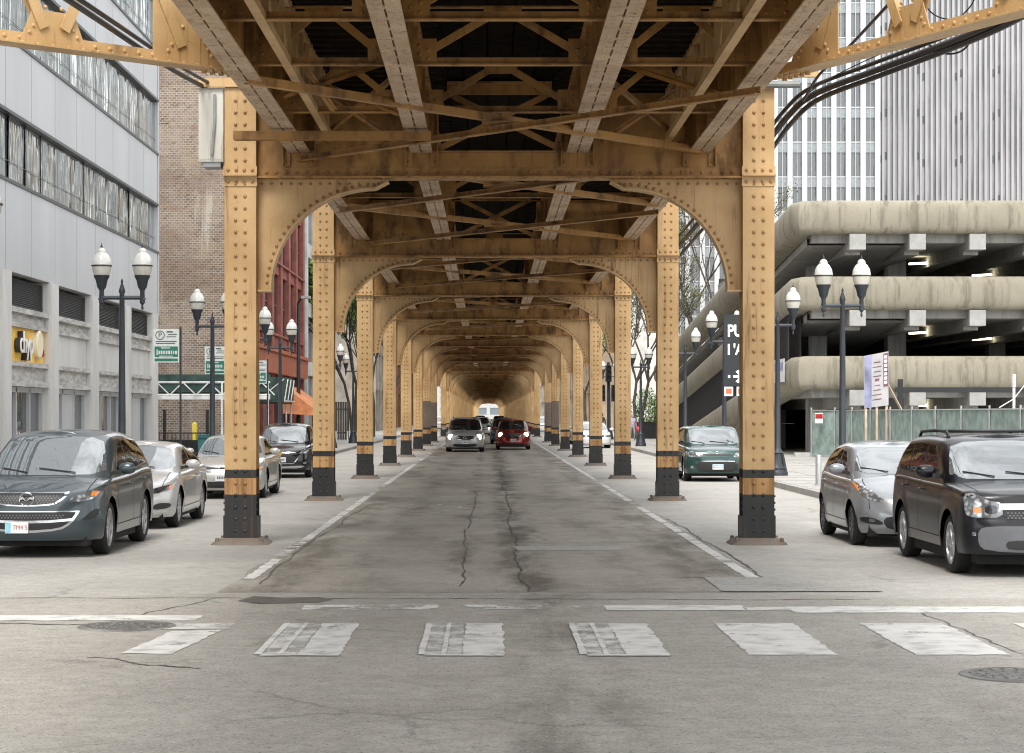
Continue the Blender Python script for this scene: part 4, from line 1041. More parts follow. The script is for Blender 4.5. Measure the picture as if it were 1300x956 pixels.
mb = MB(); mb.lathe([(.075, 0), (.075, .74), (.05, .77), (0, .77)], n=14); mb.build('post', M['galv'], t, True); mb = MB(); mb.lathe([(.12, 0), (.12, .02), (.078, .021)], n=14); mb.build('collar', M['galv'], t)
t = thing('concrete_block', 'low broken concrete wheel stop by the orange cone', 'concrete block', (13.6, 67.6 * U, .15))
mb = MB(); mb.prism([(-.16, 0), (.16, 0), (.1, .17), (-.1, .17)], lambda p: (-.8, p[0], p[1]), lambda p: (.7, p[0] + .1, p[1])); mb.build('block', M['beam_end'], t)
# ------------------------------------------------------------------ street lamps
M['lamp_iron'] = plain('charcoal_lamp_iron', (.035, .042, .052), .5, .2, var=.1)
M['globe'] = plain('milky_globe', (.60, .595, .56), .18, var=.03, coat=.5)
M['globe_low'] = plain('ribbed_lower_globe', (.55, .53, .47), .15, var=.1, coat=.6)
def lamp(label, X, Y, z0=.15):
    t = thing('street_lamp', label, 'street lamp', (X, Y * U, z0), 0, 'twin acorn street lamps')
    mb = MB(); mb.lathe([(.30, 0), (.30, .10), (.26, .16), (.27, .22), (.2, .34), (.155, .62), (.18, .66), (.13, .72), (.088, .8), (.07, 3.0), (.055, 4.45), (.075, 4.5), (.06, 4.56), (.02, 4.68), (.03, 4.72), (0, 4.8)], n=16)
    for k in range(8): a = PI / 4 * k; mb.bar((.285 * math.cos(a), .285 * math.sin(a), .0), (.16 * math.cos(a), .16 * math.sin(a), .62), .05, .04)
    mb.build('pole', M['lamp_iron'], t, 'auto')
    mb = MB(); mb.tube([(-.45, 0, 4.36), (.45, 0, 4.36)], .045, 8); mb.tube([(-.5, 0, 4.3), (-.43, 0, 4.36)], .05, 8); mb.tube([(.43, 0, 4.36), (.5, 0, 4.3)], .05, 8)
    for s in (-1, 1): mb.lathe([(0, -.22), (.03, -.18), (.02, -.1), (.06, -.05), (.05, .2), (.09, .32)], (s * .45, 0, 4.3), 12)
    mb.build('crossarm', M['lamp_iron'], t, 'auto')
    for s in (-1, 1):
        mb = MB(); mb.lathe([(.08, .26), (.10, .3), (.13, .47), (.17, .56), (.18, .6)], (s * .45, 0, 4.3), 16); L_ = mb.build('lantern', M['lamp_iron'], t, 'auto')
        mb = MB(); mb.lathe([(.165, .6), (.2, .72), (.215, .84)], (s * .45, 0, 4.3), 18); mb.build('lower_globe', M['globe_low'], L_, True)
        mb = MB(); mb.lathe([(.22, .84), (.222, .87), (.20, 1.02), (.14, 1.14), (.09, 1.19), (.10, 1.22), (.075, 1.27), (.03, 1.31), (0, 1.32)], (s * .45, 0, 4.3), 18); mb.build('upper_globe', M['globe'], L_, True)
        mb = MB(); mb.lathe([(.225, .83), (.232, .845), (.225, .865)], (s * .45, 0, 4.3), 18); mb.build('band', M['lamp_iron'], L_, True); mb = MB(); mb.lathe([(.02, 1.3), (.028, 1.34), (.012, 1.38), (0, 1.46)], (s * .45, 0, 4.3), 8); mb.build('finial', M['lamp_iron'], L_, True)
    for ch in t.children:
        if ch.name.startswith('lantern'):
            for o in [ch] + list(ch.children):
                for v in o.data.vertices: v.co.z = 4.56 + (v.co.z - 4.56) * .86
    return t
LP = lamp('twin acorn street lamp before the louvred grey building, between the two front left cars', -8.1, 35.7)
def lamp2(label, X, Y): return relabel(copy_tree(LP), (X, Y * U, .15), 0, label)
lamp2('twin acorn street lamp at the left picture edge, only one globe showing', -8.26, 25.2)
lamp2('twin acorn street lamp against the tan brick wall, left of the nearest column', -8.1, 47.4)
lamp2('twin acorn street lamp before the red terracotta front, right of the nearest left column', -8.1, 62.8)
lamp2('twin acorn street lamp hidden behind the nearest left column, by the green canopy', -8.1, 55.3)
lamp2('twin acorn street lamp between the second and third left columns', -8.2, 84.5)
lamp2('small distant twin acorn street lamp by the leafy left trees', -8.2, 98)
lamp2('twin acorn street lamp before the green fence and rounded garage bands', 8.4, 38.3)
lamp2('twin acorn street lamp just right of the nearest right column', 8.4, 46.9)
lamp2('twin acorn street lamp behind the black public sign, left of the nearest right column', 8.4, 57.5)
lamp2('twin acorn street lamp before the ramp, right of the second right column', 8.4, 68.9)
lamp2('twin acorn street lamp by the walking woman, left of the second right column', 8.4, 89)
lamp2('distant twin acorn street lamp beyond the walking woman', 8.4, 112)

# ------------------------------------------------------------------ signs
M['sign_white'] = plain('sign_white', (.66, .69, .67), .45, var=.06, scale=8); M['sign_green'] = plain('sign_green', (.02, .19, .13), .45, var=.1, scale=8)
M['sign_dark'] = plain('sign_ink', (.06, .07, .07), .5, var=0)
def parking_sign(label, X, Y, zc=3.55, w_=.66, h_=.86):
    t = thing('parking_sign', label, 'sign', (X, Y * U, .15), 0, 'parking pay signs on the left sidewalk')
    mb = MB(); mb.box(-.025, .025, -.02, .02, 0, zc + h_ / 2 + .05); mb.build('post', M['lamp_iron'], t)
    x0 = -.03 - w_; mb = MB(); mb.box(x0, -.03, -.05, -.035, zc - h_ / 2, zc + h_ / 2); p = mb.build('panel', M['sign_white'], t)
    mb = MB(); mb.box(x0 + .03, -.06, -.056, -.051, zc - h_ / 2 + .14, zc - .02); mb.box(x0 + .03, -.06, -.056, -.051, zc - h_ / 2 + .03, zc - h_ / 2 + .1); mb.build('green_field', M['sign_green'], p)
    mb = MB(); n = 20; cx = x0 + .17; cz = zc + .27
    for k in range(n):
        a, b_ = 2 * PI * k / n, 2 * PI * (k + 1) / n
        mb.quad((cx + .10 * math.cos(a), -.052, cz + .1 * math.sin(a)), (cx + .122 * math.cos(a), -.052, cz + .122 * math.sin(a)), (cx + .122 * math.cos(b_), -.052, cz + .122 * math.sin(b_)), (cx + .1 * math.cos(b_), -.052, cz + .1 * math.sin(b_)))
    for k, (xa, xb, z) in enumerate(((.34, .5, .34), (.38, .6, .28), (.34, .58, .22), (.06, .6, .1), (.06, .56, .05))): mb.box(x0 + xa, x0 + xb, -.055, -.051, zc + z, zc + z + (.035 if k == 0 else .02))
    mb.build('lettering', M['sign_dark'], p)
    text('P', 'parking_letter', .19, .002, M['sign_dark'], p, (cx, -.056, cz), (R(90), 0, 0))
    mb = MB(); zz = zc - .17
    mb.add([(x0 + .08, -.058, zz + .07), (x0 + .08, -.058, zz - .07), (x0 + .11, -.058, zz - .07), (x0 + .11, -.058, zz + .07)], [(0, 1, 2, 3)]); 
    rn = random.Random(3); x = x0 + .13
    while x < -.1: l = rn.uniform(.03, .06); mb.box(x, x + l, -.062, -.058, zz - .05, zz + .04); x += l + .02
    mb.box(x0 + .2, x0 + .42, -.062, -.058, zz + .1, zz + .125); mb.box(x0 + .15, x0 + .5, -.062, -.058, zz - .11, zz - .09)
    mb.build('white_lettering', M['sign_white'], p)
parking_sign('green and white parking sign on a thin post, left of the brick wall lamp', -7.95, 41.7)
parking_sign('green and white parking sign tucked just left of the nearest left column', -8.0, 49.3, 3.42, .62, .84)
parking_sign('green and white parking sign right of the nearest left column, by the green canopy', -8.0, 58.5, 3.3, .62, .84)
M['sign_black'] = plain('black_sign_panel', (.018, .021, .026), .4, var=.1)
t = thing('public_parking_sign', 'tall black sign with white PU lettering and arrow, left of the nearest right column', 'sign', (8.3, 55.5 * U, .15))
mb = MB(); mb.box(.28, .40, -.05, .05, 0, 5.2); mb.build('post', M['lamp_iron'], t)
mb = MB(); mb.box(-.22, 1.1, -.12, -.06, 2.75, 5.2); p = mb.build('panel', M['sign_black'], t)
text('PU', 'sign_letters', .56, .004, M['white_letter'], p, (-.1, -.125, 4.62), (R(90), 0, 0), 'LEFT', .78, .018)
text("I 'A", 'sign_letters', .50, .004, M['white_letter'], p, (-.1, -.125, 3.98), (R(90), 0, 0), 'LEFT', .78, .018)
mb = MB(); mb.box(-.08, 0, -.128, -.121, 3.02, 3.12)
mb.prism([(.1, 3.03), (.3, 3.03), (.18, 2.9), (.28, 2.84), (.52, 3.07), (.28, 3.30), (.18, 3.24), (.3, 3.11), (.1, 3.11)], lambda q: (q[0], -.121, q[1]), lambda q: (q[0], -.128, q[1])); mb.build('arrow', M['white_letter'], p)
for x in (-.2, .22):
    mb = MB(); mb.box(x, x + .3, -.10, -.07, 2.4, 2.72); q = mb.build('small_plate', M['plate'], t); mb = MB(); mb.box(x + .05, x + .25, -.106, -.101, 2.48, 2.66); mb.build('red_mark', plain('orange_red_mark', (.6, .16, .06), .5, var=.1), q)

# traffic signals in the distance at right
t = thing('traffic_signal', 'dark traffic signal heads on a pole behind the fourth right column', 'traffic light', (7.95, 107 * U, .15))
mb = MB(); mb.tube([(0, 0, 0), (0, 0, 5.2)], .09, 8); mb.build('pole', M['lamp_iron'], t)
M['sig'] = plain('signal_housing', (.016, .018, .02), .5, var=.05)
for x, z in ((-.42, 2.6), (.38, 2.6), (.0, 3.9)):
    mb = MB(); mb.box(x - .2, x + .2, -.35, -.12, z, z + 1.1)
    h_ = mb.build('signal_head', M['sig'], t)
    for k in range(3): 
        mb = MB(); mb.lathe([(0, .0), (.13, .0), (.13, .02), (.15, .2)], (x, -.355, z + .2 + k * .35), 12, 'y', flip=-1); mb.build('visor', M['sig'], h_)
t = thing('cobra_street_light', 'tall dark cobra head light pole before the white painted building', 'street light', (-10.7, 91 * U, .15))
mb = MB(); mb.lathe([(.16, 0), (.12, 1.0), (.09, 8.1)], n=10); mb.tube([(0, 0, 8.0), (.15, -.3, 8.25), (.5, -.8, 8.3)], .06, 8); mb.build('pole', M['lamp_iron'], t, 'auto')
mb = MB(); mb.box(.25, .75, -1.3, -.6, 8.22, 8.36); mb.build('light_head', M['galv'], t)

# left lot clutter below the canopy
M['yellow'] = plain('yellow_plastic', (.78, .62, .03), .5, var=.1); M['blue_plastic'] = plain('blue_plastic', (.03, .07, .2), .5, var=.15)
t = thing('patio_fence', 'low dark picket fence of the lot before the brick wall', 'fence', (-18, 64 * U, .0))
mb = MB()
for k in range(44): mb.box(k * .16, k * .16 + .03, 0, .03, .05, 1.15)
mb.box(0, 7.05, -.01, .04, 1.15, 1.2); mb.box(0, 7.05, -.01, .04, .2, .25); mb.box(.0, 7.0, .04, .06, .1, .9); mb.build('picket_panel', M['black_bar'], t)
for k in range(5):
    mb = MB(); mb.box(k * 1.7, k * 1.7 + .12, -.03, .09, 0, 2.1 if k in (1, 3, 4) else 1.3); mb.build('post', M['black_bar'], t)
t = thing('yellow_bollard', 'bright yellow bollard behind the low fence before the brick wall', 'bollard', (-12.1, 66.5 * U, 0)); mb = MB(); mb.lathe([(.10, 0), (.10, 1.5), (.07, 1.57), (0, 1.6)], n=14); mb.build('post', M['yellow'], t, True)
mb = MB(); mb.lathe([(.17, 0), (.17, .08), (.11, .1)], n=14); mb.build('base', M['galv'], t)
t = thing('waste_bin', 'dark blue wheeled bin behind the silver sedan roof', 'bin', (-13.6, 60 * U, 0)); mb = MB()
mb.prism([(-.4, 0), (.4, 0), (.48, 1.25), (-.48, 1.25)], lambda p: (p[0], -.4, p[1]), lambda p: (p[0], .4, p[1])); mb.build('bin_body', M['blue_plastic'], t)
mb = MB(); mb.prism([(-.5, 1.255), (.5, 1.255), (.4, 1.42), (-.4, 1.4)], lambda p: (p[0], -.46, p[1]), lambda p: (p[0], .44, p[1])); mb.build('lid', M['blue_plastic'], t)
t = thing('waste_bin', 'squat teal bin beside the yellow bollard', 'bin', (-10.75, 62.5 * U, 0)); mb = MB()
mb.prism([(-.4, 0), (.4, 0), (.45, 1.0), (-.45, 1.0)], lambda p: (p[0], -.4, p[1]), lambda p: (p[0], .4, p[1])); mb.build('bin_body', plain('teal_bin', (.03, .16, .17), .5), t)
mb = MB(); mb.prism([(-.47, 1.005), (.47, 1.005), (.38, 1.14), (-.38, 1.14)], lambda p: (p[0], -.46, p[1]), lambda p: (p[0], .44, p[1])); mb.build('lid', plain('teal_lid', (.025, .12, .13), .5), t)
t = thing('plastic_crate', 'small white and lime crate stacked on the bin left of the fence', 'crate', (-14.6, 58 * U, .0)); mb = MB(); mb.box(-.5, .5, -.3, .3, .02, 1.15); mb.build('crate_body', plain('white_crate', (.62, .64, .6), .5), t); mb = MB(); mb.box(-.45, .2, -.28, .28, 1.152, 1.4); mb.build('lid', plain('lime_lid', (.45, .5, .1), .5), t)

# ------------------------------------------------------------------ trees
M['bark'] = plain('dark_bark', (.075, .062, .052), .9, var=.3, scale=5)
M['leaf'] = plain('spring_leaf', (.16, .27, .06), .6, var=.4, scale=1.6); M['bud'] = plain('olive_bud', (.13, .14, .06), .7, var=.4, scale=2)
M['shrub_leaf'] = plain('shrub_leaf', (.13, .26, .05), .6, var=.4, scale=2.5)
def tree(label, X, Y, H, seed, leafm, nleaf, spread=.5, lsize=.14, trunks=1, lev=5, zc=.15):
    rn = random.Random(seed); t = thing('street_tree', label, 'tree', (X, Y * U, zc)); mb = MB(); tips = []
    def grow(p, d, l, r, k):
        q = p; pts = [p]; 
        for s in range(3):
            d = (d + Vector((rn.uniform(-.16, .16), rn.uniform(-.16, .16), rn.uniform(-.02, .12)))).normalized(); q = q + d * l / 3; pts.append(q)
        mb.tube(pts, [r * (1 - .12 * i) for i in range(4)], 6 if k > 2 else 5 if k > 1 else 4, 0, False)
        if k <= 2: tips.extend(pts[1:])
        if k == 0: return
        for j in range(3 if k > 2 else 2 + (rn.random() < .5)):
            a = rn.uniform(0, 2 * PI); nd = (d + Vector((math.cos(a), math.sin(a), rn.uniform(-.1, .5))) * rn.uniform(spread * .7, spread * 1.4)).normalized()
            grow(q, nd, l * rn.uniform(.62, .85), r * .6, k - 1)
    for j in range(trunks):
        a = 2 * PI * j / max(1, trunks) + seed; off = Vector((math.cos(a), math.sin(a), 0)) * (.25 if trunks > 1 else 0)
        grow(off, (Vector((0, 0, 1)) + off * .5).normalized(), H * .34, .016 * H / (1 if trunks == 1 else 1.3), lev)
    mb.build('trunk', M['bark'], t, True)
    lf = MB()
    for i in range(nleaf):
        p = rn.choice(tips) + Vector((rn.gauss(0, .22), rn.gauss(0, .22), rn.gauss(0, .2)))
        a = Vector((rn.gauss(0, 1), rn.gauss(0, 1), rn.gauss(0, 1))).normalized(); b_ = a.cross(Vector((rn.gauss(0, 1), rn.gauss(0, 1), rn.gauss(0, 1)))).normalized(); s = lsize * rn.uniform(.6, 1.3)
        lf.add([p - a * s, p + b_ * s * .5, p + a * s, p - b_ * s * .5], [(0, 1, 2, 3)])
    lf.build('crown', leafm, t); return t
tree('spring green tree with several stems behind the wooden screen, between second and third left columns', -8.9, 108, 11.5, 2, M['leaf'], 15000, .42, .17, 3)
tree('spring green tree farther down the left sidewalk behind the column row', -8.9, 125, 11, 11, M['leaf'], 8000, .4, .18, 2)
tree('pale budding tree far down the left sidewalk', -9.2, 158, 11, 21, M['leaf'], 2500, .5, .2, 1)
tree('nearly bare budding tree rising behind the garage ramp, seen inside the nearest right arch', 18.2, 138, 17.5, 5, M['bud'], 4200, .5, .12, 1, 6)
tree('bare twiggy tree between the second and third right columns', 10.4, 112, 12, 8, M['bud'], 2600, .5, .09, 2, 5)
tree('bare budding tree beyond the walking woman on the right sidewalk', 10.3, 128, 12, 14, M['bud'], 1500, .5, .11, 1, 5)
tree('spring green tree far down the right sidewalk behind the column row', 9.6, 160, 11, 17, M['leaf'], 2500, .5, .2, 1)
def shrub(label, X, Y, rx, ry, H, seed):
    rn = random.Random(seed); t = thing('shrub', label, 'shrub', (X, Y * U, .15)); mb = MB()
    for k in range(10): a = rn.uniform(0, 2 * PI); mb.tube([(0, 0, 0), (rx * .5 * math.cos(a), ry * .5 * math.sin(a), H * .5), (rx * .8 * math.cos(a), ry * .8 * math.sin(a), H * .85)], .02, 4)
    mb.build('stem', M['bark'], t); lf = MB()
    for k in range(1500):
        u = Vector((rn.gauss(0, 1), rn.gauss(0, 1), rn.gauss(0, 1))).normalized() * rn.uniform(.5, 1.05); p = Vector((u.x * rx, u.y * ry, H * .55 + u.z * H * .48))
        a = Vector((rn.gauss(0, 1), rn.gauss(0, 1), rn.gauss(0, 1))).normalized(); b_ = a.orthogonal().normalized(); s = rn.uniform(.05, .12)
        lf.add([p - a * s, p + b_ * s * .6, p + a * s, p - b_ * s * .6], [(0, 1, 2, 3)])
    lf.build('foliage', M['shrub_leaf'], t)
shrub('bright green shrub in the dark planter behind the walking woman', 11.7, 119, 1.3, 1.6, 3.6, 1)
shrub('bright green shrub beside the second right column, in front of the pale building', 13.2, 116, 1.0, 1.5, 3.0, 2)
t = thing('planter_box', 'long dark planter box below the green shrubs at right', 'planter', (12.3, 118 * U, .15))
mb = MB(); mb.box(-1.9, 1.9, -3.2, -3.05, 0, 1.15); mb.box(-1.9, -1.75, -3.05, 5, 0, 1.15); mb.box(1.75, 1.9, -3.05, 5, 0, 1.15); mb.box(-1.95, 1.95, -3.25, -3.04, 1.152, 1.22); mb.build('planter_wall', M['black_bar'], t)
mb = MB(); mb.box(-1.74, 1.74, -3.04, 5, 0, 1.0); mb.build('soil', plain('soil', (.05, .035, .025), .9), t)
t = thing('wooden_screen', 'dark slatted wooden screen round the left tree stems', 'screen', (-9.4, 96 * U, .15))
mb = MB()
for k in range(16): mb.box(-1.1 + k * .14, -1.1 + k * .14 + .115, 0, .03, .25, 2.5)
mb.box(-1.1, 1.13, .031, .07, .6, .7); mb.box(-1.1, 1.13, .031, .07, 2, 2.1); mb.build('slat_panel', plain('weathered_dark_wood', (.06, .055, .052), .8, var=.3, stretch=(1, 1, .2)), t)
for k in range(4):
    mb = MB(); mb.box(-1.05 + k * .68, -.97 + k * .68, -.06, -.001, 0, .75); mb.build('foot_post', M['white_steel'], t)

# ------------------------------------------------------------------ people on the right sidewalk
def person(label, X, Y, rz, top, legs, hair, bag=None, scale=1.):
    t = thing('person', label, 'person', (X, Y * U, .15), rz); t.scale = (scale,) * 3
    joints = {'pel': (0, 0, .95, .13), 'bel': (0, 0, 1.1, .125), 'che': (0, -.01, 1.32, .145), 'nec': (0, 0, 1.49, .055), 'hea': (0, -.015, 1.60, .095), 'top': (0, -.01, 1.68, .085),
      'lh': (.09, 0, .90, .095), 'lk': (.10, -.14, .50, .065), 'la': (.10, -.06, .09, .042), 'lt': (.10, -.24, .04, .035),
      'rh': (-.09, 0, .90, .095), 'rk': (-.10, .08, .50, .065), 'ra': (-.10, .28, .13, .042), 'rt': (-.10, .16, .04, .035),
      'ls': (.17, 0, 1.41, .065), 'le': (.24, .06, 1.14, .045), 'lw': (.24, -.06, .90, .032), 'lf': (.24, -.09, .81, .03),
      'rs': (-.17, 0, 1.41, .065), 're': (-.24, -.02, 1.14, .045), 'rw': (-.25, -.14, .92, .032), 'rf': (-.25, -.18, .84, .03)}
    ed = [('pel', 'bel'), ('bel', 'che'), ('che', 'nec'), ('nec', 'hea'), ('hea', 'top'), ('pel', 'lh'), ('lh', 'lk'), ('lk', 'la'), ('la', 'lt'), ('pel', 'rh'), ('rh', 'rk'), ('rk', 'ra'), ('ra', 'rt'),
          ('che', 'ls'), ('ls', 'le'), ('le', 'lw'), ('lw', 'lf'), ('che', 'rs'), ('rs', 're'), ('re', 'rw'), ('rw', 'rf')]
    ks = list(joints); me = bpy.data.meshes.new('body'); me.from_pydata([joints[k][:3] for k in ks], [(ks.index(a), ks.index(b_)) for a, b_ in ed], [])
    o = link('body', me, t); md = o.modifiers.new('Skin', 'SKIN')
    for i, k in enumerate(ks): me.skin_vertices[0].data[i].radius = (joints[k][3],) * 2; me.skin_vertices[0].data[i].use_root = (i == 0)
    md.use_smooth_shade = True; sb = o.modifiers.new('Subsurf', 'SUBSURF'); sb.levels = sb.render_levels = 1
    bpy.context.view_layer.update(); m2 = bpy.data.meshes.new_from_object(o.evaluated_get(bpy.context.evaluated_depsgraph_get())); o.modifiers.clear(); o.data = m2
    m2.name = 'body'; m2.materials.clear()
    for c in (top, legs, (.45, .28, .2), (.05, .04, .04)): m2.materials.append(plain('person_cloth', c, .8, var=.15, scale=8))
    for p in m2.polygons:
        z = p.center.z; ax = abs(p.center.x)
        p.material_index = 2 if z > 1.5 or (ax > .2 and z < .93) else 3 if z < .1 else 0 if z > .93 else 1
    mb = MB(); mb.lathe([(.0, .125), (.06, .11), (.10, .05), (.105, -.03), (.09, -.09)], (0, .015, 1.64), 14); mb.build('hair', plain('hair', hair, .6, var=.1), t, True)
    if bag:
        b_ = thing('shoulder_bag', 'red bag hanging from the arm of the walking woman', 'bag', (X + .36, Y * U - .12, .75)); mb = MB()
        mb.lathe([(0, 0), (.14, .02), (.17, .15), (.13, .3), (.0, .33)], (0, 0, 0), 12); mb.build('bag_body', plain('red_bag', bag, .5), b_, True); mb = MB(); mb.tube([(-.1, 0, .28), (-.12, .05, .6), (.02, .05, .62), (.1, 0, .28)], .012, 6); mb.build('handle', plain('red_strap', bag, .5), b_)
    return t
person('person in pale lilac top and grey trousers walking with a red bag at right', 9.65, 108, R(8), (.42, .40, .52), (.22, .27, .28), (.30, .28, .26), (.6, .05, .08))
person('person in dark clothing standing beyond the white parked car at right', 8.0, 114, R(-20), (.03, .03, .035), (.04, .035, .03), (.03, .02, .02), None, 1.05)
# ------------------------------------------------------------------ cars
def spline(pts):
    xs = [p[0] for p in pts]; ys = [p[1] for p in pts]; n = len(xs); m = []
    for i in range(n):
        if i == 0: m.append((ys[1] - ys[0]) / (xs[1] - xs[0]))
        elif i == n - 1: m.append((ys[-1] - ys[-2]) / (xs[-1] - xs[-2]))
        else:
            a = (ys[i] - ys[i - 1]) / (xs[i] - xs[i - 1]); b = (ys[i + 1] - ys[i]) / (xs[i + 1] - xs[i]); m.append(0 if a * b <= 0 else 2 * a * b / (a + b))
    def f(x):
        if x <= xs[0]: return ys[0]
        if x >= xs[-1]: return ys[-1]
        for i in range(n - 1):
            if x <= xs[i + 1]:
                h = xs[i + 1] - xs[i]; t = (x - xs[i]) / h
                return ys[i] * (2 * t ** 3 - 3 * t * t + 1) + h * m[i] * (t ** 3 - 2 * t * t + t) + ys[i + 1] * (-2 * t ** 3 + 3 * t * t) + h * m[i + 1] * (t ** 3 - t * t)
    return f
def outline(y0, y1, w, a, b, n, nf, ns):
    """half outline from the front centre to the rear centre of a rounded slab"""
    out = []; fx = .86
    ya = y0 + a * (1 - (1 - fx ** n) ** (1 / n)); yb = y1 - b * (1 - (1 - fx ** n) ** (1 / n))
    for i in range(nf): f = fx * i / nf; out.append((w * f, y0 + a * (1 - (1 - f ** n) ** (1 / n))))
    for i in range(ns + 1):
        t = i / ns; t = t + .0 * t; y = ya + (yb - ya) * t
        x = w
        if y - y0 < a: x = min(x, w * (1 - ((a - (y - y0)) / a) ** n) ** (1 / n))
        if y1 - y < b: x = min(x, w * (1 - ((b - (y1 - y)) / b) ** n) ** (1 / n))
        out.append((x, y))
    for i in range(nf - 1, -1, -1): f = fx * i / nf; out.append((w * f, y1 - b * (1 - (1 - f ** n) ** (1 / n))))
    return out
def resample(poly, step):
    out = []; n = len(poly)
    for i in range(n):
        a = Vector(poly[i]); b = Vector(poly[(i + 1) % n]); k = max(1, int((b - a).length / step + .5))
        for j in range(k): out.append(tuple(a.lerp(b, j / k)))
    return out
def chaikin(poly, it=2):
    for _ in range(it):
        out = []; n = len(poly)
        for i in range(n):
            a = Vector(poly[i]); b = Vector(poly[(i + 1) % n]); out += [tuple(a.lerp(b, .22)), tuple(a.lerp(b, .78))]
        poly = out
    return poly
def clip(poly, axis, lim, keep_less):
    out = []; n = len(poly)
    for i in range(n):
        a = poly[i]; b = poly[(i + 1) % n]; ia = (a[axis] <= lim) == keep_less; ib = (b[axis] <= lim) == keep_less
        if ia: out.append(a)
        if ia != ib:
            t = (lim - a[axis]) / (b[axis] - a[axis]); out.append((a[0] + (b[0] - a[0]) * t, a[1] + (b[1] - a[1]) * t))
    return out

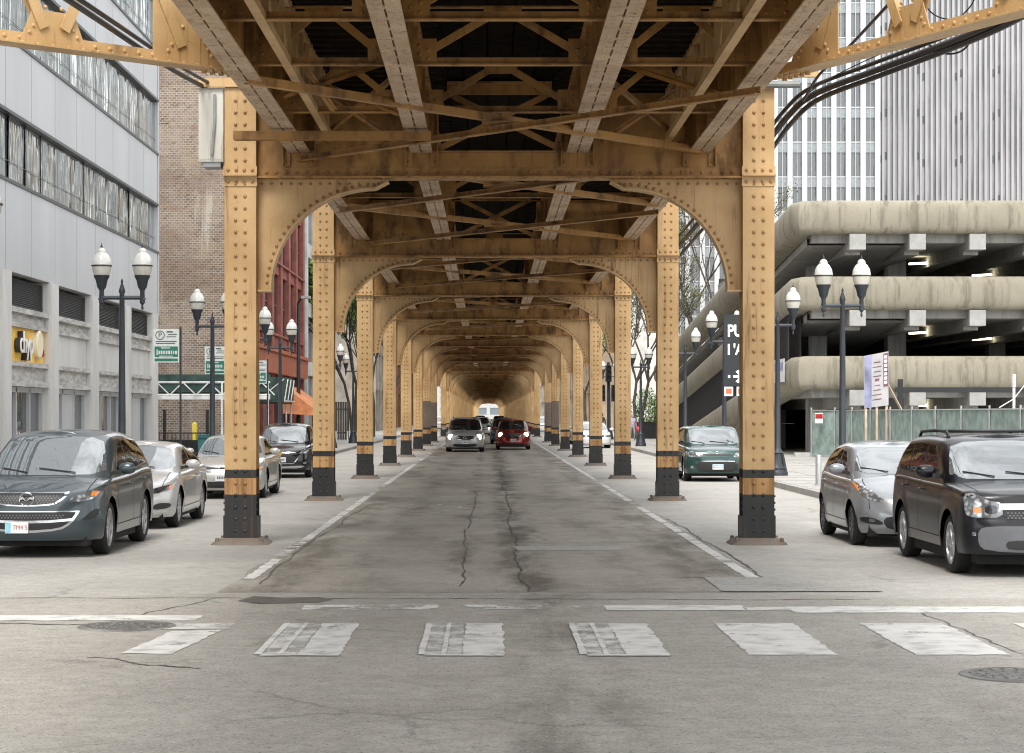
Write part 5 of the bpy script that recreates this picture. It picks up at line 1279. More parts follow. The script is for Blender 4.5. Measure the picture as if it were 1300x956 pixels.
class Car:
    def __init__(s, cfg, label, loc, rz=0, name='parked_car', group=None, cat='car'):
        c = s.c = dict(mid=0, af=.85, ar=.7, n=3.2, gn=3.6, ga=.5, gb=.45, tr=.33, flare=.015, spokes=5, rim='alloy', side=[(0, .07), (.12, .02), (.45, 0), (.8, .012), (.93, .03), (1, .085)],
                       fp=[(.15, .10), (.3, .02), (.5, 0), (.7, .03), (.95, .12), (1.1, .2)], rp=[(.2, .06), (.45, 0), (.7, .02), (1.1, .10)], ns=96, tread=.21)
        c.update(cfg); s.t = thing(name, label, cat, (loc[0], loc[1] * U, loc[2]), rz, group); s.paint = c['paint']
        L, W, H = c['L'], c['W'], c['H']; s.body(); s.greenhouse()
        vs = s.bv + s.gv; fs = s.bf + [tuple(i + len(s.bv) for i in f) for f in s.gf]
        s.bvh = BVHTree.FromPolygons([Vector(v) for v in vs], fs); s.detail()
    def body(s):
        c = s.c; L, W = c['L'], c['W']; hw = W / 2; sh = spline(c['sh']); cr = spline(c['crown']); sd = spline(c['side']); fp = spline(c['fp']); rp = spline(c['rp'])
        sill = c.get('sill', .24); fb = c.get('fb', .22); rb = c.get('rb', .28); Rr = c['tr'] + c.get('gap', .055); s.sh = sh; s.cr = cr
        half = outline(0, L, hw, c['af'], c['ar'], c['n'], 12, c['ns']); nv = 14; rows = []
        wys = (c['fo'], c['fo'] + c['wb']); s.wys = wys
        for (x, y) in half:
            wf = max(0, 1 - y / c['af']); wr = max(0, 1 - (L - y) / c['ar']); zs = sh(y)
            if y < c['fo'] - Rr: zb = fb
            elif y > wys[1] + Rr: zb = rb
            else: zb = sill
            for wy in wys:
                d = abs(y - wy)
                if d < Rr and x > hw * .6: zb = max(zb, c['tr'] + math.sqrt(Rr * Rr - d * d))
            col = []
            for k in range(nv + 1):
                v = k / nv; z = zb + (zs - zb) * v; q = max(0, min(1, (z - .2) / (zs - .2)))
                fx = 1 - sd(q) / hw; px = x * fx
                if x > hw * .6:
                    for wy in wys:
                        r = math.hypot(y - wy, z - c['tr']); px += c['flare'] * math.exp(-((r - Rr) / .07) ** 2)
                py = y + fp(z) * wf - rp(z) * wr
                col.append((px, py, z))
            rows.append(col)
        n = len(rows); K = 9; V = []; Fc = []
        idx = {}
        for sgn in (1, -1):
            for i in range(n):
                for k in range(nv + 1):
                    p = rows[i][k]; idx[(sgn, i, k)] = len(V); V.append((p[0] * sgn, p[1], p[2]))
        for sgn in (1, -1):
            for i in range(n - 1):
                for k in range(nv):
                    q = (idx[sgn, i, k], idx[sgn, i + 1, k], idx[sgn, i + 1, k + 1], idx[sgn, i, k + 1]); Fc.append(q if sgn > 0 else q[::-1])
        tops = []
        for i in range(n):
            p = rows[i][nv]; row = [idx[-1, i, nv]]
            for k in range(1, K):
                u = -1 + 2 * k / K; V.append((p[0] * u, p[1], p[2] + cr(p[1]) * (1 - abs(u) ** 2.6) * min(1, p[0] / (hw * .6)))); row.append(len(V) - 1)
            row.append(idx[1, i, nv]); tops.append(row)
        for i in range(n - 1):
            for k in range(K): Fc.append((tops[i][k], tops[i][k + 1], tops[i + 1][k + 1], tops[i + 1][k]))
        s.bv, s.bf = V, Fc
        mb = MB(); mb.add(V, Fc); me = mb.mesh('body', s.paint); bm = bmesh.new(); bm.from_mesh(me)
        bmesh.ops.remove_doubles(bm, verts=bm.verts, dist=.0008); bmesh.ops.recalc_face_normals(bm, faces=bm.faces); bm.to_mesh(me); bm.free()
        me.polygons.foreach_set('use_smooth', [True] * len(me.polygons)); me.set_sharp_from_angle(angle=R(50)); s.body_o = link('body', me, s.t)
        mb = MB(); ux = hw - c['tread'] - .12; mb.box(-ux, ux, .25, L - .25, .17, .62)
        mb.box(-hw * .8, hw * .8, .22, c['fo'] - .42, .16, .5); mb.box(-hw * .8, hw * .8, wys[1] + .45, L - .2, .2, .5); mb.box(-hw + .09, hw - .09, wys[0] + .45, wys[1] - .45, .16, .4); mb.build('underbody', M['under'], s.t)
    def greenhouse(s):
        c = s.c; g = c['gh']; yb0, yr0, yr1, yb1, wb, wr = g; H = c['H']; sh = s.sh; V = []; Fc = []; hs = [-.12, 0, .12, .25, .4, .55, .7, .82, .90, .945, .975, .993, 1.0]; rows = []
        rf = spline(c.get('roof', [(yr0, -.02), ((yr0 + yr1) / 2, 0), (yr1, -.05)])); hw = c['W'] / 2; s.rf = rf
        for h in hs:
            t = max(0, (h - .84) / .16); e = .10 * (1 - math.sqrt(max(0, 1 - t * t))) if t < 1 else .10
            bl = math.sin(PI * max(0, min(1, h)))
            y0 = yb0 + (yr0 - yb0) * h - .035 * bl + e * 1.5; y1 = yb1 + (yr1 - yb1) * h + c.get('rbow', .04) * bl - e; w_ = wb + (wr - wb) * h + .03 * bl - e
            row = []
            for (x, y) in outline(y0, y1, w_, c['ga'], c['gb'], c['gn'], 10, 40):
                zb = sh(y) + .6 * s.cr(y) * max(0, 1 - (x / hw) ** 2) - .01; zt = H - .035 + rf(y); row.append((x, y, zb + (zt - zb) * h))
            rows.append(row)
        n = len(rows[0]); m_ = len(rows); idx = {}
        for sg in (1, -1):
            for j in range(m_):
                for i in range(n): idx[sg, j, i] = len(V); p = rows[j][i]; V.append((p[0] * sg, p[1], p[2]))
        for sg in (1, -1):
            for j in range(m_ - 1):
                for i in range(n - 1):
                    q = (idx[sg, j, i], idx[sg, j, i + 1], idx[sg, j + 1, i + 1], idx[sg, j + 1, i]); Fc.append(q if sg > 0 else q[::-1])
        K = 8; tp = []
        for i in range(n):
            p = rows[-1][i]; r = [idx[-1, m_ - 1, i]]
            for k in range(1, K): u = -1 + 2 * k / K; V.append((p[0] * u, p[1], p[2] + .035 * (1 - u * u))); r.append(len(V) - 1)
            r.append(idx[1, m_ - 1, i]); tp.append(r)
        for i in range(n - 1):
            for k in range(K): Fc.append((tp[i][k], tp[i][k + 1], tp[i + 1][k + 1], tp[i + 1][k]))
        s.gv, s.gf = V, Fc; mb = MB(); mb.add(V, Fc); me = mb.mesh('roof', s.c.get('roof_paint', s.paint)); bm = bmesh.new(); bm.from_mesh(me)
        bmesh.ops.remove_doubles(bm, verts=bm.verts, dist=.0008); bmesh.ops.recalc_face_normals(bm, faces=bm.faces); bm.to_mesh(me); bm.free()
        me.polygons.foreach_set('use_smooth', [True] * len(me.polygons)); me.set_sharp_from_angle(angle=R(60)); s.roof_o = link('roof', me, s.t)
    def ray(s, p, d):
        if d == 'F': o, v = Vector((p[0], -5, p[1])), Vector((0, 1, 0))
        elif d == 'R': o, v = Vector((p[0], s.c['L'] + 5, p[1])), Vector((0, -1, 0))
        elif d == 'S': o, v = Vector((5, p[0], p[1])), Vector((-1, 0, 0))
        elif d == 'L': o, v = Vector((-5, p[0], p[1])), Vector((1, 0, 0))
        elif d == 'T': o, v = Vector((p[0], p[1], 5)), Vector((0, 0, -1))
        elif d in 'PQ':                                             # diagonal: from the front corner
            k = 1 if d == 'P' else -1; v = Vector((-k, 1.0, 0)).normalized(); u = Vector((1, k, 0)).normalized(); o = u * p[0] * (1 if k > 0 else -1) * 1.0 + Vector((0, 0, p[1])) - v * 8
        h = s.bvh.ray_cast(o, v)
        if h[0] is None: return None
        nn = h[1]; nn = nn if nn.dot(v) < 0 else -nn
        return h[0], nn
    def patch(s, name, m, poly, d='F', off=.006, parent=None, rnd=1, step=.06, sub=1.):
        poly = chaikin(poly, rnd) if rnd else poly; poly = resample(poly, step); cx = sum(p[0] for p in poly) / len(poly); cy = sum(p[1] for p in poly) / len(poly)
        size = max(max(p[0] for p in poly) - min(p[0] for p in poly), .05); rings = [1., 1., .96] + [1 - k / max(3, int(size / .09)) for k in range(1, max(3, int(size / .09)))]
        offs = [-.006] + [off] * (len(rings) - 1); mb = MB(); n = len(poly)
        for r, o in zip(rings, offs):
            for p in poly:
                q = (cx + (p[0] - cx) * r, cy + (p[1] - cy) * r); h = s.ray(q, d)
                if h is None: return None
                mb.v.append(tuple(h[0] + h[1] * o))
        h = s.ray((cx, cy), d); mb.v.append(tuple(h[0] + h[1] * off))
        for i in range(len(rings) - 1):
            for j in range(n): mb.f.append((i * n + j, i * n + (j + 1) % n, (i + 1) * n + (j + 1) % n, (i + 1) * n + j)); mb.m.append(0)
        b = (len(rings) - 1) * n
        for j in range(n): mb.f.append((b + j, b + (j + 1) % n, len(mb.v) - 1)); mb.m.append(0)
        return mb.build(name, m, parent or s.t, 'auto')
    def both(s, name, m, poly, d='F', **k):
        """mirrored pair"""
        a = s.patch(name, m, poly, d, **k); d2 = {'S': 'L', 'F': 'F', 'P': 'Q', 'T': 'T', 'R': 'R'}[d]; p2 = poly if d == 'S' else [(-p[0], p[1]) for p in poly]
        return a, s.patch(name, m, p2, d2, **k)
    def line(s, mb, pts, d, w=.012, off=.0025):
        out = []
        for a, b in zip(pts[:-1], pts[1:]):
            k = max(1, int((Vector(a) - Vector(b)).length / .06)); out += [tuple(Vector(a).lerp(Vector(b), j / k)) for j in range(k)]
        out.append(pts[-1]); hs = [s.ray(p, d) for p in out]; hs = [h for h in hs if h]
        for i in range(len(hs) - 1):
            a, na = hs[i]; b, nb = hs[i + 1]
            if (a - b).length > .3: continue
            t = (b - a).normalized(); sa = t.cross(na).normalized() * w / 2; sb = t.cross(nb).normalized() * w / 2
            mb.quad(a + na * off - sa, a + na * off + sa, b + nb * off + sb, b + nb * off - sb)
    def wheel(s, x, y, sg):
        c = s.c; r = c['tr']; tw = c['tread']; rr = r * c.get('rimf', .70)
        mb = MB(); mb.lathe([(rr, -tw / 2 + .02), (rr + .012, -tw / 2 + .005), (r - .06, -tw / 2 - .004), (r - .015, -tw / 2 + .02), (r, -tw / 2 + .05), (r, tw / 2 - .05), (r - .015, tw / 2 - .02), (r - .06, tw / 2 + .004), (rr + .012, tw / 2 - .005), (rr, tw / 2 - .02)], (0, 0, 0), 36, 'x')
        for o in (-.05, 0, .05): mb.lathe([(r + .0008, o - .006), (r + .0008, o + .006)], (0, 0, 0), 36, 'x')
        w_ = mb.build('wheel', M['rubber'], s.t, 'auto', (x, y, r))
        key = (round(rr, 3), tw, c['spokes'], c['rim'], sg)
        if key not in RIMS:
            mb = MB(); f = sg * (tw / 2 - .012)
            mb.lathe([(rr + .002, -.03), (rr + .004, .0), (rr - .022, -.004), (rr - .03, -.05), (rr - .04, -.12)], (f, 0, 0), 36, 'x', flip=sg)
            n = c['spokes']
            for k in range(n):
                a = 2 * PI * k / n; u = Vector((0, math.cos(a), math.sin(a))); v = Vector((0, -math.sin(a), math.cos(a))); w0, w1 = (.045, .032) if n < 8 else (.028, .018)
                pts = []
                for (rad, ww, dep) in ((.05, w0, -.012), (rr * .55, w1, -.002), (rr - .012, w1 * 1.25, -.008)):
                    for e in (-1, 1): pts.append(Vector((f + sg * dep, 0, 0)) + u * rad + v * ww * e)
                    for e in (1, -1): pts.append(Vector((f + sg * (dep - .04), 0, 0)) + u * rad + v * ww * e * 1.2)
                mb.add(pts, [(0, 1, 5, 4), (4, 5, 9, 8), (1, 2, 6, 5), (5, 6, 10, 9), (3, 0, 4, 7), (7, 4, 8, 11), (2, 3, 7, 6), (6, 7, 11, 10)])
            mb.lathe([(.085, -.03), (.075, -.002), (.035, .006), (0, .007)], (f, 0, 0), 18, 'x', flip=sg)
            RIMS[key] = mb.mesh('rim', M[c['rim']], 'auto')
            mb = MB(); mb.lathe([(rr - .03, 0), (.0, .0)], (f - sg * .1, 0, 0), 28, 'x'); RIMS[key + ('d',)] = mb.mesh('brake_disc', plain('dark_brake', (.03, .03, .032), .5, .5, var=.1))
        rm = link('rim', RIMS[key], w_); link('brake_disc', RIMS[key + ('d',)], w_)
    def detail(s):
        c = s.c; L, W, H = c['L'], c['W'], c['H']; hw = W / 2; yb0, yr0, yr1, yb1, wb, wr = c['gh']
        for y in s.wys:
            for sg in (-1, 1): s.wheel(sg * (hw - c['tread'] / 2 - .015), y, sg)
        zc = s.sh(yb0) + s.cr(yb0); zt = H - c.get('wst', .10)
        wt = wr - .055; wl = wb - .06
        s.patch('windshield', c.get('ws', M['windshield']), [(-wl, zc + .015), (0, zc + .005), (wl, zc + .015), (wl * .5 + wt * .5 + .02, (zc + zt) / 2), (wt, zt - .02), (0, zt + .01), (-wt, zt - .02), (-wl * .5 - wt * .5 - .02, (zc + zt) / 2)], 'F', .004, rnd=1, step=.07)
        zr_ = s.sh(yb1 - .2) + .07
        rw = s.patch('rear_window', M['side_glass'], [(-wl * .9, zr_), (wl * .9, zr_), (wt * .92, H - .17), (-wt * .92, H - .17)], 'R', .004, step=.1) if c.get('rearw', 1) else None
        dlo = c['dlo']; pil = c['pil']
        for sd_ in ('S', 'L'):
            prev = None
            for k in range(len(pil) + 1):
                p = dlo
                if k > 0: p = clip(p, 0, pil[k - 1] + .035, False)
                if k < len(pil): p = clip(p, 0, pil[k] - .035, True)
                if len(p) > 2: s.patch('side_window', M['side_glass'], p, sd_, .004, rnd=0, step=.08)
        if c.get('dlo_chrome'):
            for sd_ in ('S', 'L'): mb = MB(); s.line(mb, dlo + [dlo[0]], sd_, .022, .007); mb.build('window_trim', M['chrome'], s.t)
        y1 = c['fo'] + c['tr'] + .12; y2 = pil[0]; y3 = s.wys[1] - c['tr'] * .4
        def seam(pts, d):
            mb = MB(); s.line(mb, pts, d)
            if mb.v: mb.build('panel_gap', M['gap'], s.body_o)
        for sd_ in ('S', 'L'):
            for yy in (y1 + .06, y2): seam([(yy, c.get('sill', .24) + .12), (yy + .02, s.sh(yy) - .01)], sd_)
            seam([(s.wys[1] - c['tr'] - .1, c.get('sill', .24) + .14), (y3 - .02, c['tr'] * 2 + .12), (y3 + .1, s.sh(y3) - .01)], sd_)
            seam([(y1 + .075, c.get('sill', .24) + .12), (s.wys[1] - c['tr'] - .115, c.get('sill', .24) + .13)], sd_)
        hx = hw * .80
        for k in (1, -1): seam([(k * hx * .98, c.get('hood0', .22)), (k * hx, .7), (k * hx * .97, yb0 - .02)], 'T')
        if c.get('cladding'):
            for sd_ in ('S', 'L'):
                s.patch('sill_cladding', c['cladding'], [(c['fo'] + c['tr'] + .06, .245), (s.wys[1] - c['tr'] - .06, .245), (s.wys[1] - c['tr'] - .08, .36), (c['fo'] + c['tr'] + .08, .36)], sd_, .008, rnd=0, step=.12)
        for sg, sd_ in ((1, 'S'), (-1, 'L')):                        # handles and mirrors
            for yy in (y2 - .22, y3 - .08):
                h = s.ray((yy, s.sh(yy) - .12), sd_)
                if h: mb = MB(); mb.tube([h[0] + Vector((0, -.09, 0)), h[0] + Vector((sg * .035, -.06, 0)), h[0] + Vector((sg * .035, .06, 0)), h[0] + Vector((0, .09, 0))], .013, 6); mb.build('door_handle', c.get('handle', s.paint), s.t, True)
            ym = yb0 + .52; z0 = s.sh(ym) + .13; x0 = sg * (wb - .01); mb = MB(); pr = []
            for k in range(9):
                a = PI * k / 8; pr.append((.105 * math.sin(a) ** .7, -.125 * math.cos(a)))
            base = len(mb.v)
            mb.lathe(pr, (0, 0, 0), 14, 'x')
            mb.v = [(sg * (hw + .10) + x, ym + y * (.62 if y < 0 else .25), z0 + z * .82) for x, y, z in mb.v]
            mo = mb.build('mirror', c.get('mirror', s.paint), s.t, True)
            mb = MB(); mb.bar((x0 - sg * .03, ym + .01, z0 - .07), (sg * (hw + .03), ym, z0 - .04), .10, .05); mb.build('mirror_arm', M['trim'], mo)
        mb = MB()
        for x, e in ((-.25, -.62), (.42, -.1)):
            a = s.ray((x, zc + .03), 'F'); b = s.ray((e, zc + .09), 'F')
            if a and b: mb.tube([a[0] + a[1] * .02, b[0] + b[1] * .018], .009, 5)
        if mb.v: mb.build('wiper', M['trim'], s.t)
        for it in c['front']: s.item(it)
        if c.get('rails'):
            for sg in (-1, 1):
                mb = MB(); x = sg * (wr - .09); ys = [yr0 + .25, yr0 + .4, (yr0 + yr1) / 2, yr1 - .25, yr1 - .1]; pts = []
                for k, y in enumerate(ys): h = s.ray((x, y), 'T'); pts.append(h[0] + Vector((0, 0, (.0 if k in (0, 4) else .065))))
                mb.tube(pts, .022, 8); mb.build('roof_rail', c['rails'], s.t, True)
            if c.get('crossbars'):
                for y in (yr0 + .6, yr1 - .6):
                    h = s.ray((wr - .1, y), 'T'); mb = MB(); mb.tube([(-(wr - .09), y, h[0].z + .06), (wr - .09, y, h[0].z + .06)], .02, 8); mb.build('roof_bar', c['rails'], s.t, True)
    def item(s, it):
        kind = it[0]
        if kind == 'pair': s.both(it[1], M[it[2]] if isinstance(it[2], str) else it[2], it[3], it[4] if len(it) > 4 else 'F', off=it[5] if len(it) > 5 else .008, rnd=1)
        elif kind == 'mid':
            half = it[3]; poly = half + [(-x, z) for x, z in half[::-1] if abs(x) > 1e-6]
            s.patch(it[1], M[it[2]] if isinstance(it[2], str) else it[2], poly, 'F', it[4] if len(it) > 4 else .008, rnd=1)
        elif kind == 'bar':
            mb = MB(); pts = it[3]; s.line(mb, pts, 'F', it[4], it[5] if len(it) > 5 else .014); mb.build(it[1], M[it[2]], s.t)
        elif kind == 'bars':
            mb = MB()
            for pts in it[3]: s.line(mb, pts, 'F', it[4], it[5] if len(it) > 5 else .013)
            mb.build(it[1], M[it[2]], s.t)
        elif kind == 'mesh':                                         # honeycomb grille: rows of small studs
            mb = MB(); x0, x1, z0, z1 = it[3]; z = z0; r = 0
            while z <= z1:
                x = x0 + (r % 2) * .022
                while x <= x1:
                    h = s.ray((x, z), 'F')
                    if h and abs(x) > it[4]: mb.dome(h[0] + h[1] * .008, h[1], .013, .006)
                    x += .044
                z += .03; r += 1
            mb.build(it[1], M[it[2]], s.t)
        elif kind == 'plate':
            z = it[1]; h = s.ray((it[2] if len(it) > 2 else 0, z), 'F'); x = it[2] if len(it) > 2 else 0
            mb = MB(); mb.box(-.155, .155, -.012, .0, -.075, .075); p = mb.build('licence_plate', M['plate'], s.t, loc=(x, h[0].y - .015, z))
            mode = it[3] if len(it) > 3 else 'ink'
            if mode == 'blue': mb = MB(); mb.box(-.14, .14, -.015, -.0125, -.035, .065); mb.build('plate_field', M['plate_blue'], p); mb = MB(); mb.box(-.1, .1, -.018, -.0155, -.01, .03); mb.build('plate_marks', M['plate'], p)
            elif mode == 'red': text('7M4 5', 'plate_marks', .085, .001, M['plate_ink'], p, (.05, -.0135, 0.0), (R(90), 0, 0), 'CENTER', .9); mb = MB(); mb.box(-.15, -.08, -.0145, -.0125, -.07, .07); mb.build('plate_field', M['plate_blue'], p)
            else:
                mb = MB(); rn = random.Random(int(z * 100)); q = -.115
                for k in range(6): mb.box(q, q + .028, -.0145, -.0125, -.03, .03); q += .04
                mb.build('plate_marks', M['grey_plastic'], p)
        elif kind == 'wing':                                         # ring with a wing-shaped M inside
            z, r = it[1], it[2]; h = s.ray((0, z), 'F'); y = h[0].y - .03; mb = MB(); n = 32
            mb.tube([(r * 1.12 * math.cos(2 * PI * k / n), y, z + r * math.sin(2 * PI * k / n)) for k in range(n + 1)], .011, 8, 0, False)
            for sg in (-1, 1):
                pts = [(sg * r * 1.05, .018), (sg * r * .55, .028), (0, -.032), (sg * r * .52, .0), (sg * r * 1.08, -.01)]
                mb.prism(pts, lambda p: (p[0], y - .008, z + p[1] * 1.1), lambda p: (p[0], y + .008, z + p[1] * 1.1))
            mb.build('emblem', M['chrome'], s.t)
        elif kind == 'bowtie':
            z, k = it[1], it[2]; h = s.ray((0, z), 'F'); y = h[0].y - .02; mb = MB()
            a = [(-.115, -.02), (-.1, .02), (-.04, .02), (-.035, .042), (.05, .042), (.045, .02), (.115, .02), (.1, -.02), (.04, -.02), (.035, -.042), (-.05, -.042), (-.045, -.02)]
            mb.prism([(x * k, zz * k) for x, zz in a], lambda p: (p[0], y - .008, z + p[1]), lambda p: (p[0], y + .01, z + p[1])); mb.build('emblem', M[it[3] if len(it) > 3 else 'gold'], s.t)
        elif kind == 'oval':
            z, k = it[1], it[2]; h = s.ray((0, z), 'F'); y = h[0].y - .018; mb = MB(); n = 24
            mb.tube([(k * 1.5 * math.cos(2 * PI * j / n), y, z + k * math.sin(2 * PI * j / n)) for j in range(n + 1)], .010, 6, 0, False); mb.build('emblem', M['chrome'], s.t)
        elif kind == 'lit':
            for sg in (-1, 1):
                h = s.ray((sg * it[1], it[2]), 'F'); mb = MB(); mb.lathe([(0, .03), (it[3] * .6, .022), (it[3], .0), (it[3] * 1.02, -.03)], (h[0].x, h[0].y - .012, it[2]), 14, 'y', flip=-1); mb.build('lit_headlight', M[it[4] if len(it) > 4 else 'lamp_lit'], s.t, True)
RIMS = {}

# ---- left row, front to back
P_teal = carpaint('dark_teal_paint', (.05, .068, .078), .35, .3, .6); P_sil = carpaint('silver_paint', (.47, .465, .46), .3, .3); P_sil2 = carpaint('warm_silver_paint', (.46, .45, .42), .3, .3)
P_black = carpaint('black_paint', (.008, .008, .010), 0, .2, .6); P_grey = carpaint('grey_paint', (.27, .285, .305), .35, .28); P_ink = carpaint('ink_black_paint', (.005, .005, .008), 0, .3, .28)
P_green = carpaint('dark_green_paint', (.02, .06, .055), .3, .25); P_red = carpaint('dark_red_paint', (.24, .022, .02), .4, .25); P_van = carpaint('grey_van_paint', (.40, .41, .42), .3, .3)
P_white = carpaint('white_paint', (.68, .69, .70), .05, .3); P_blue = carpaint('blue_grey_paint', (.08, .11, .16), .5, .3)
suv = dict(L=5.1, W=1.936, H=1.72, wb=2.875, fo=.98, tr=.375, tread=.24, af=.95, ar=.75, sh=[(0, .84), (.2, .90), (.6, .985), (1.2, 1.03), (2.5, 1.06), (4.2, 1.12), (5.1, 1.14)], crown=[(0, .0), (.3, .03), (1.2, .055), (2, .05), (5.1, .04)],
    gh=(1.12, 2.05, 4.25, 4.98, .885, .70), dlo=[(1.75, 1.10), (2.15, 1.36), (2.5, 1.52), (3.2, 1.58), (4.0, 1.54), (4.45, 1.36), (4.3, 1.2), (3.2, 1.13)], pil=[2.75, 3.75], paint=P_teal, spokes=5, dlo_chrome=1, roof=[(2.0, -.035), (3.0, 0), (4.3, -.08)],
    fp=[(.2, .10), (.34, .01), (.5, .0), (.66, .015), (.78, .05), (.9, .12), (1.0, .2)], fb=.24, sill=.27)
c1 = dict(suv); c1['front'] = [
    ('mid', 'grille_surround', 'chrome', [(0, .885), (.45, .885), (.56, .90), (.50, .80), (.36, .715), (0, .695)], .006), ('mid', 'grille', 'trim', [(0, .868), (.43, .868), (.50, .868), (.45, .80), (.34, .735), (0, .715)], .012), ('mesh', 'grille_mesh', 'grey_plastic', (-.42, .42, .745, .86), .12),
    ('wing', .80, .085), ('mid', 'lower_grille_surround', 'chrome', [(0, .34), (.45, .38), (.60, .47), (.70, .635), (.68, .645), (.6, .64), (0, .64)], .004), ('mid', 'lower_grille', 'trim', [(0, .375), (.44, .41), (.56, .48), (.655, .625), (.6, .625), (0, .625)], .010),
    ('bars', 'lower_bar', 'chrome', [[(-.6, .525), (-.3, .50), (0, .495), (.3, .50), (.6, .525)]], .035), ('mesh', 'lower_mesh', 'grey_plastic', (-.5, .5, .55, .61), .0),
    ('pair', 'fog_recess', 'trim', [(.70, .50), (.90, .56), (.905, .66), (.86, .655), (.74, .54)]), ('pair', 'headlight', 'lamp_glass', [(.53, .765), (.70, .755), (.86, .80), (.915, .91), (.80, .90), (.62, .84)]), ('pair', 'indicator', 'amber', [(.80, .82), (.87, .84), (.895, .895), (.82, .885)], 'F', .014),
    ('plate', .42, -.12, 'red'), ('mid', 'bumper_lip', 'trim', [(0, .225), (.7, .235), (.72, .29), (.45, .31), (0, .285)], .006)]
Car(c1, 'dark teal crossover with chrome winged emblem, parked frontmost at left', (-6.2, 21.65, 0), 0, 'parked_car', 'cars parked along the left kerb')
sed = dict(L=4.92, W=1.854, H=1.465, wb=2.83, fo=.97, tr=.335, tread=.225, af=.95, ar=.8, sh=[(0, .70), (.25, .77), (.7, .86), (1.3, .92), (2.5, .95), (3.8, 1.0), (4.6, 1.02), (4.92, .98)], crown=[(0, .0), (.3, .03), (1.2, .055), (3, .04), (4.9, .02)],
    gh=(1.22, 2.2, 3.55, 4.55, .84, .61), dlo=[(1.85, .985), (2.2, 1.16), (2.6, 1.29), (3.1, 1.345), (3.6, 1.31), (4.0, 1.2), (4.2, 1.09), (3.4, 1.03)], pil=[2.85], paint=P_sil, dlo_chrome=1, spokes=10, fp=[(.18, .08), (.32, .0), (.5, .0), (.62, .04), (.75, .11), (.9, .2)], fb=.2, sill=.22, wst=.085)
c2 = dict(sed); c2['front'] = [('mid', 'grille', 'trim', [(0, .655), (.5, .66), (.56, .62), (.45, .58), (0, .57)]), ('mid', 'lower_grille', 'trim', [(0, .50), (.48, .50), (.55, .42), (.4, .30), (0, .28)]), ('bar', 'grille_bar', 'chrome', [(-.5, .60), (0, .59), (.5, .60)], .02), ('bowtie', .615, .8),
    ('pair', 'headlight', 'lamp_dark', [(.52, .615), (.62, .60), (.84, .66), (.875, .755), (.75, .725), (.56, .675)]), ('pair', 'indicator', 'amber', [(.81, .665), (.85, .68), (.868, .745), (.82, .735)], 'F', .013), ('pair', 'fog_recess', 'trim', [(.60, .33), (.84, .36), (.86, .44), (.70, .45), (.60, .41)]),
    ('pair', 'bumper_trim', 'chrome', [(.58, .255), (.84, .285), (.845, .31), (.58, .285)]), ('plate', .40)]
Car(c2, 'bright silver sedan with ten spoke wheels, second in the left row behind the teal crossover', (-6.22, 27.0, 0), 0, 'parked_car', 'cars parked along the left kerb')
c3 = dict(sed, L=4.83, W=1.83, H=1.46, wb=2.73, fo=.98, paint=P_sil2, rim='alloy', spokes=7, dlo_chrome=0, gh=(1.25, 2.05, 3.5, 4.2, .81, .62), dlo=[(1.75, .985), (2.1, 1.2), (2.45, 1.32), (3.1, 1.355), (3.5, 1.31), (3.85, 1.15), (3.9, 1.05)], sh=[(0, .74), (.25, .80), (.7, .86), (1.3, .92), (2.5, .94), (3.8, .97), (4.6, .98), (4.83, .94)], n=4.)
c3['front'] = [('mid', 'grille', 'trim', [(0, .74), (.46, .74), (.5, .70), (.46, .62), (0, .61)]), ('bars', 'grille_bar', 'chrome', [[(-.46, .735), (.46, .735)], [(-.46, .655), (.46, .655)], [(-.44, .615), (.44, .615)]], .03), ('oval', .69, .045), ('pair', 'headlight', 'lamp_glass', [(.54, .62), (.86, .64), (.88, .755), (.70, .76), (.55, .735)]), ('pair', 'indicator', 'amber', [(.80, .66), (.868, .67), (.875, .73), (.81, .73)], 'F', .013),
    ('plate', .49), ('mid', 'lower_grille', 'trim', [(0, .40), (.55, .40), (.6, .34), (.52, .27), (0, .26)]), ('pair', 'fog_light', 'lamp_glass', [(.66, .32), (.76, .33), (.76, .40), (.66, .39)])]
Car(c3, 'warm silver sedan with barred grille, half hidden behind the nearest left column', (-6.05, 36.7, 0), 0, 'parked_car', 'cars parked along the left kerb')
c4_ = dict(suv, L=4.26, W=1.77, H=1.66, wb=2.555, fo=.88, tr=.335, tread=.215, paint=P_black, dlo_chrome=0, gh=(1.0, 1.8, 3.5, 4.15, .80, .64), sh=[(0, .80), (.2, .88), (.6, .95), (1.2, 1.0), (2.5, 1.03), (4.26, 1.08)], dlo=[(1.5, 1.07), (1.85, 1.32), (2.1, 1.45), (2.9, 1.5), (3.4, 1.44), (3.6, 1.3), (3.4, 1.12)], pil=[2.4], roof=[(1.8, -.03), (2.6, 0), (3.5, -.05)])
c4_['front'] = [('mid', 'grille', 'trim', [(0, .80), (.48, .79), (.56, .75), (.44, .70), (0, .69)]), ('bar', 'grille_bar', 'chrome', [(-.52, .775), (0, .765), (.52, .775)], .028), ('bowtie', .75, 1.0), ('mid', 'lower_grille', 'trim', [(0, .67), (.42, .67), (.50, .58), (.38, .44), (0, .42)]), ('bars', 'lower_grille_edge', 'chrome', [[(.5, .6), (.38, .44), (-.38, .44), (-.5, .6)]], .02),
    ('plate', .56), ('pair', 'headlight', 'lamp_glass', [(.52, .735), (.66, .72), (.80, .80), (.83, .91), (.70, .87), (.58, .80)]), ('pair', 'fog_light', 'lamp_glass', [(.66, .42), (.76, .44), (.75, .5), (.66, .49)]), ('mid', 'skid_plate', 'alloy', [(0, .30), (.55, .30), (.72, .36), (.6, .385), (0, .35)])]
Car(c4_, 'glossy black small crossover with gold badge, fourth in the left row', (-6.25, 48.6, 0), 0, 'parked_car', 'cars parked along the left kerb')
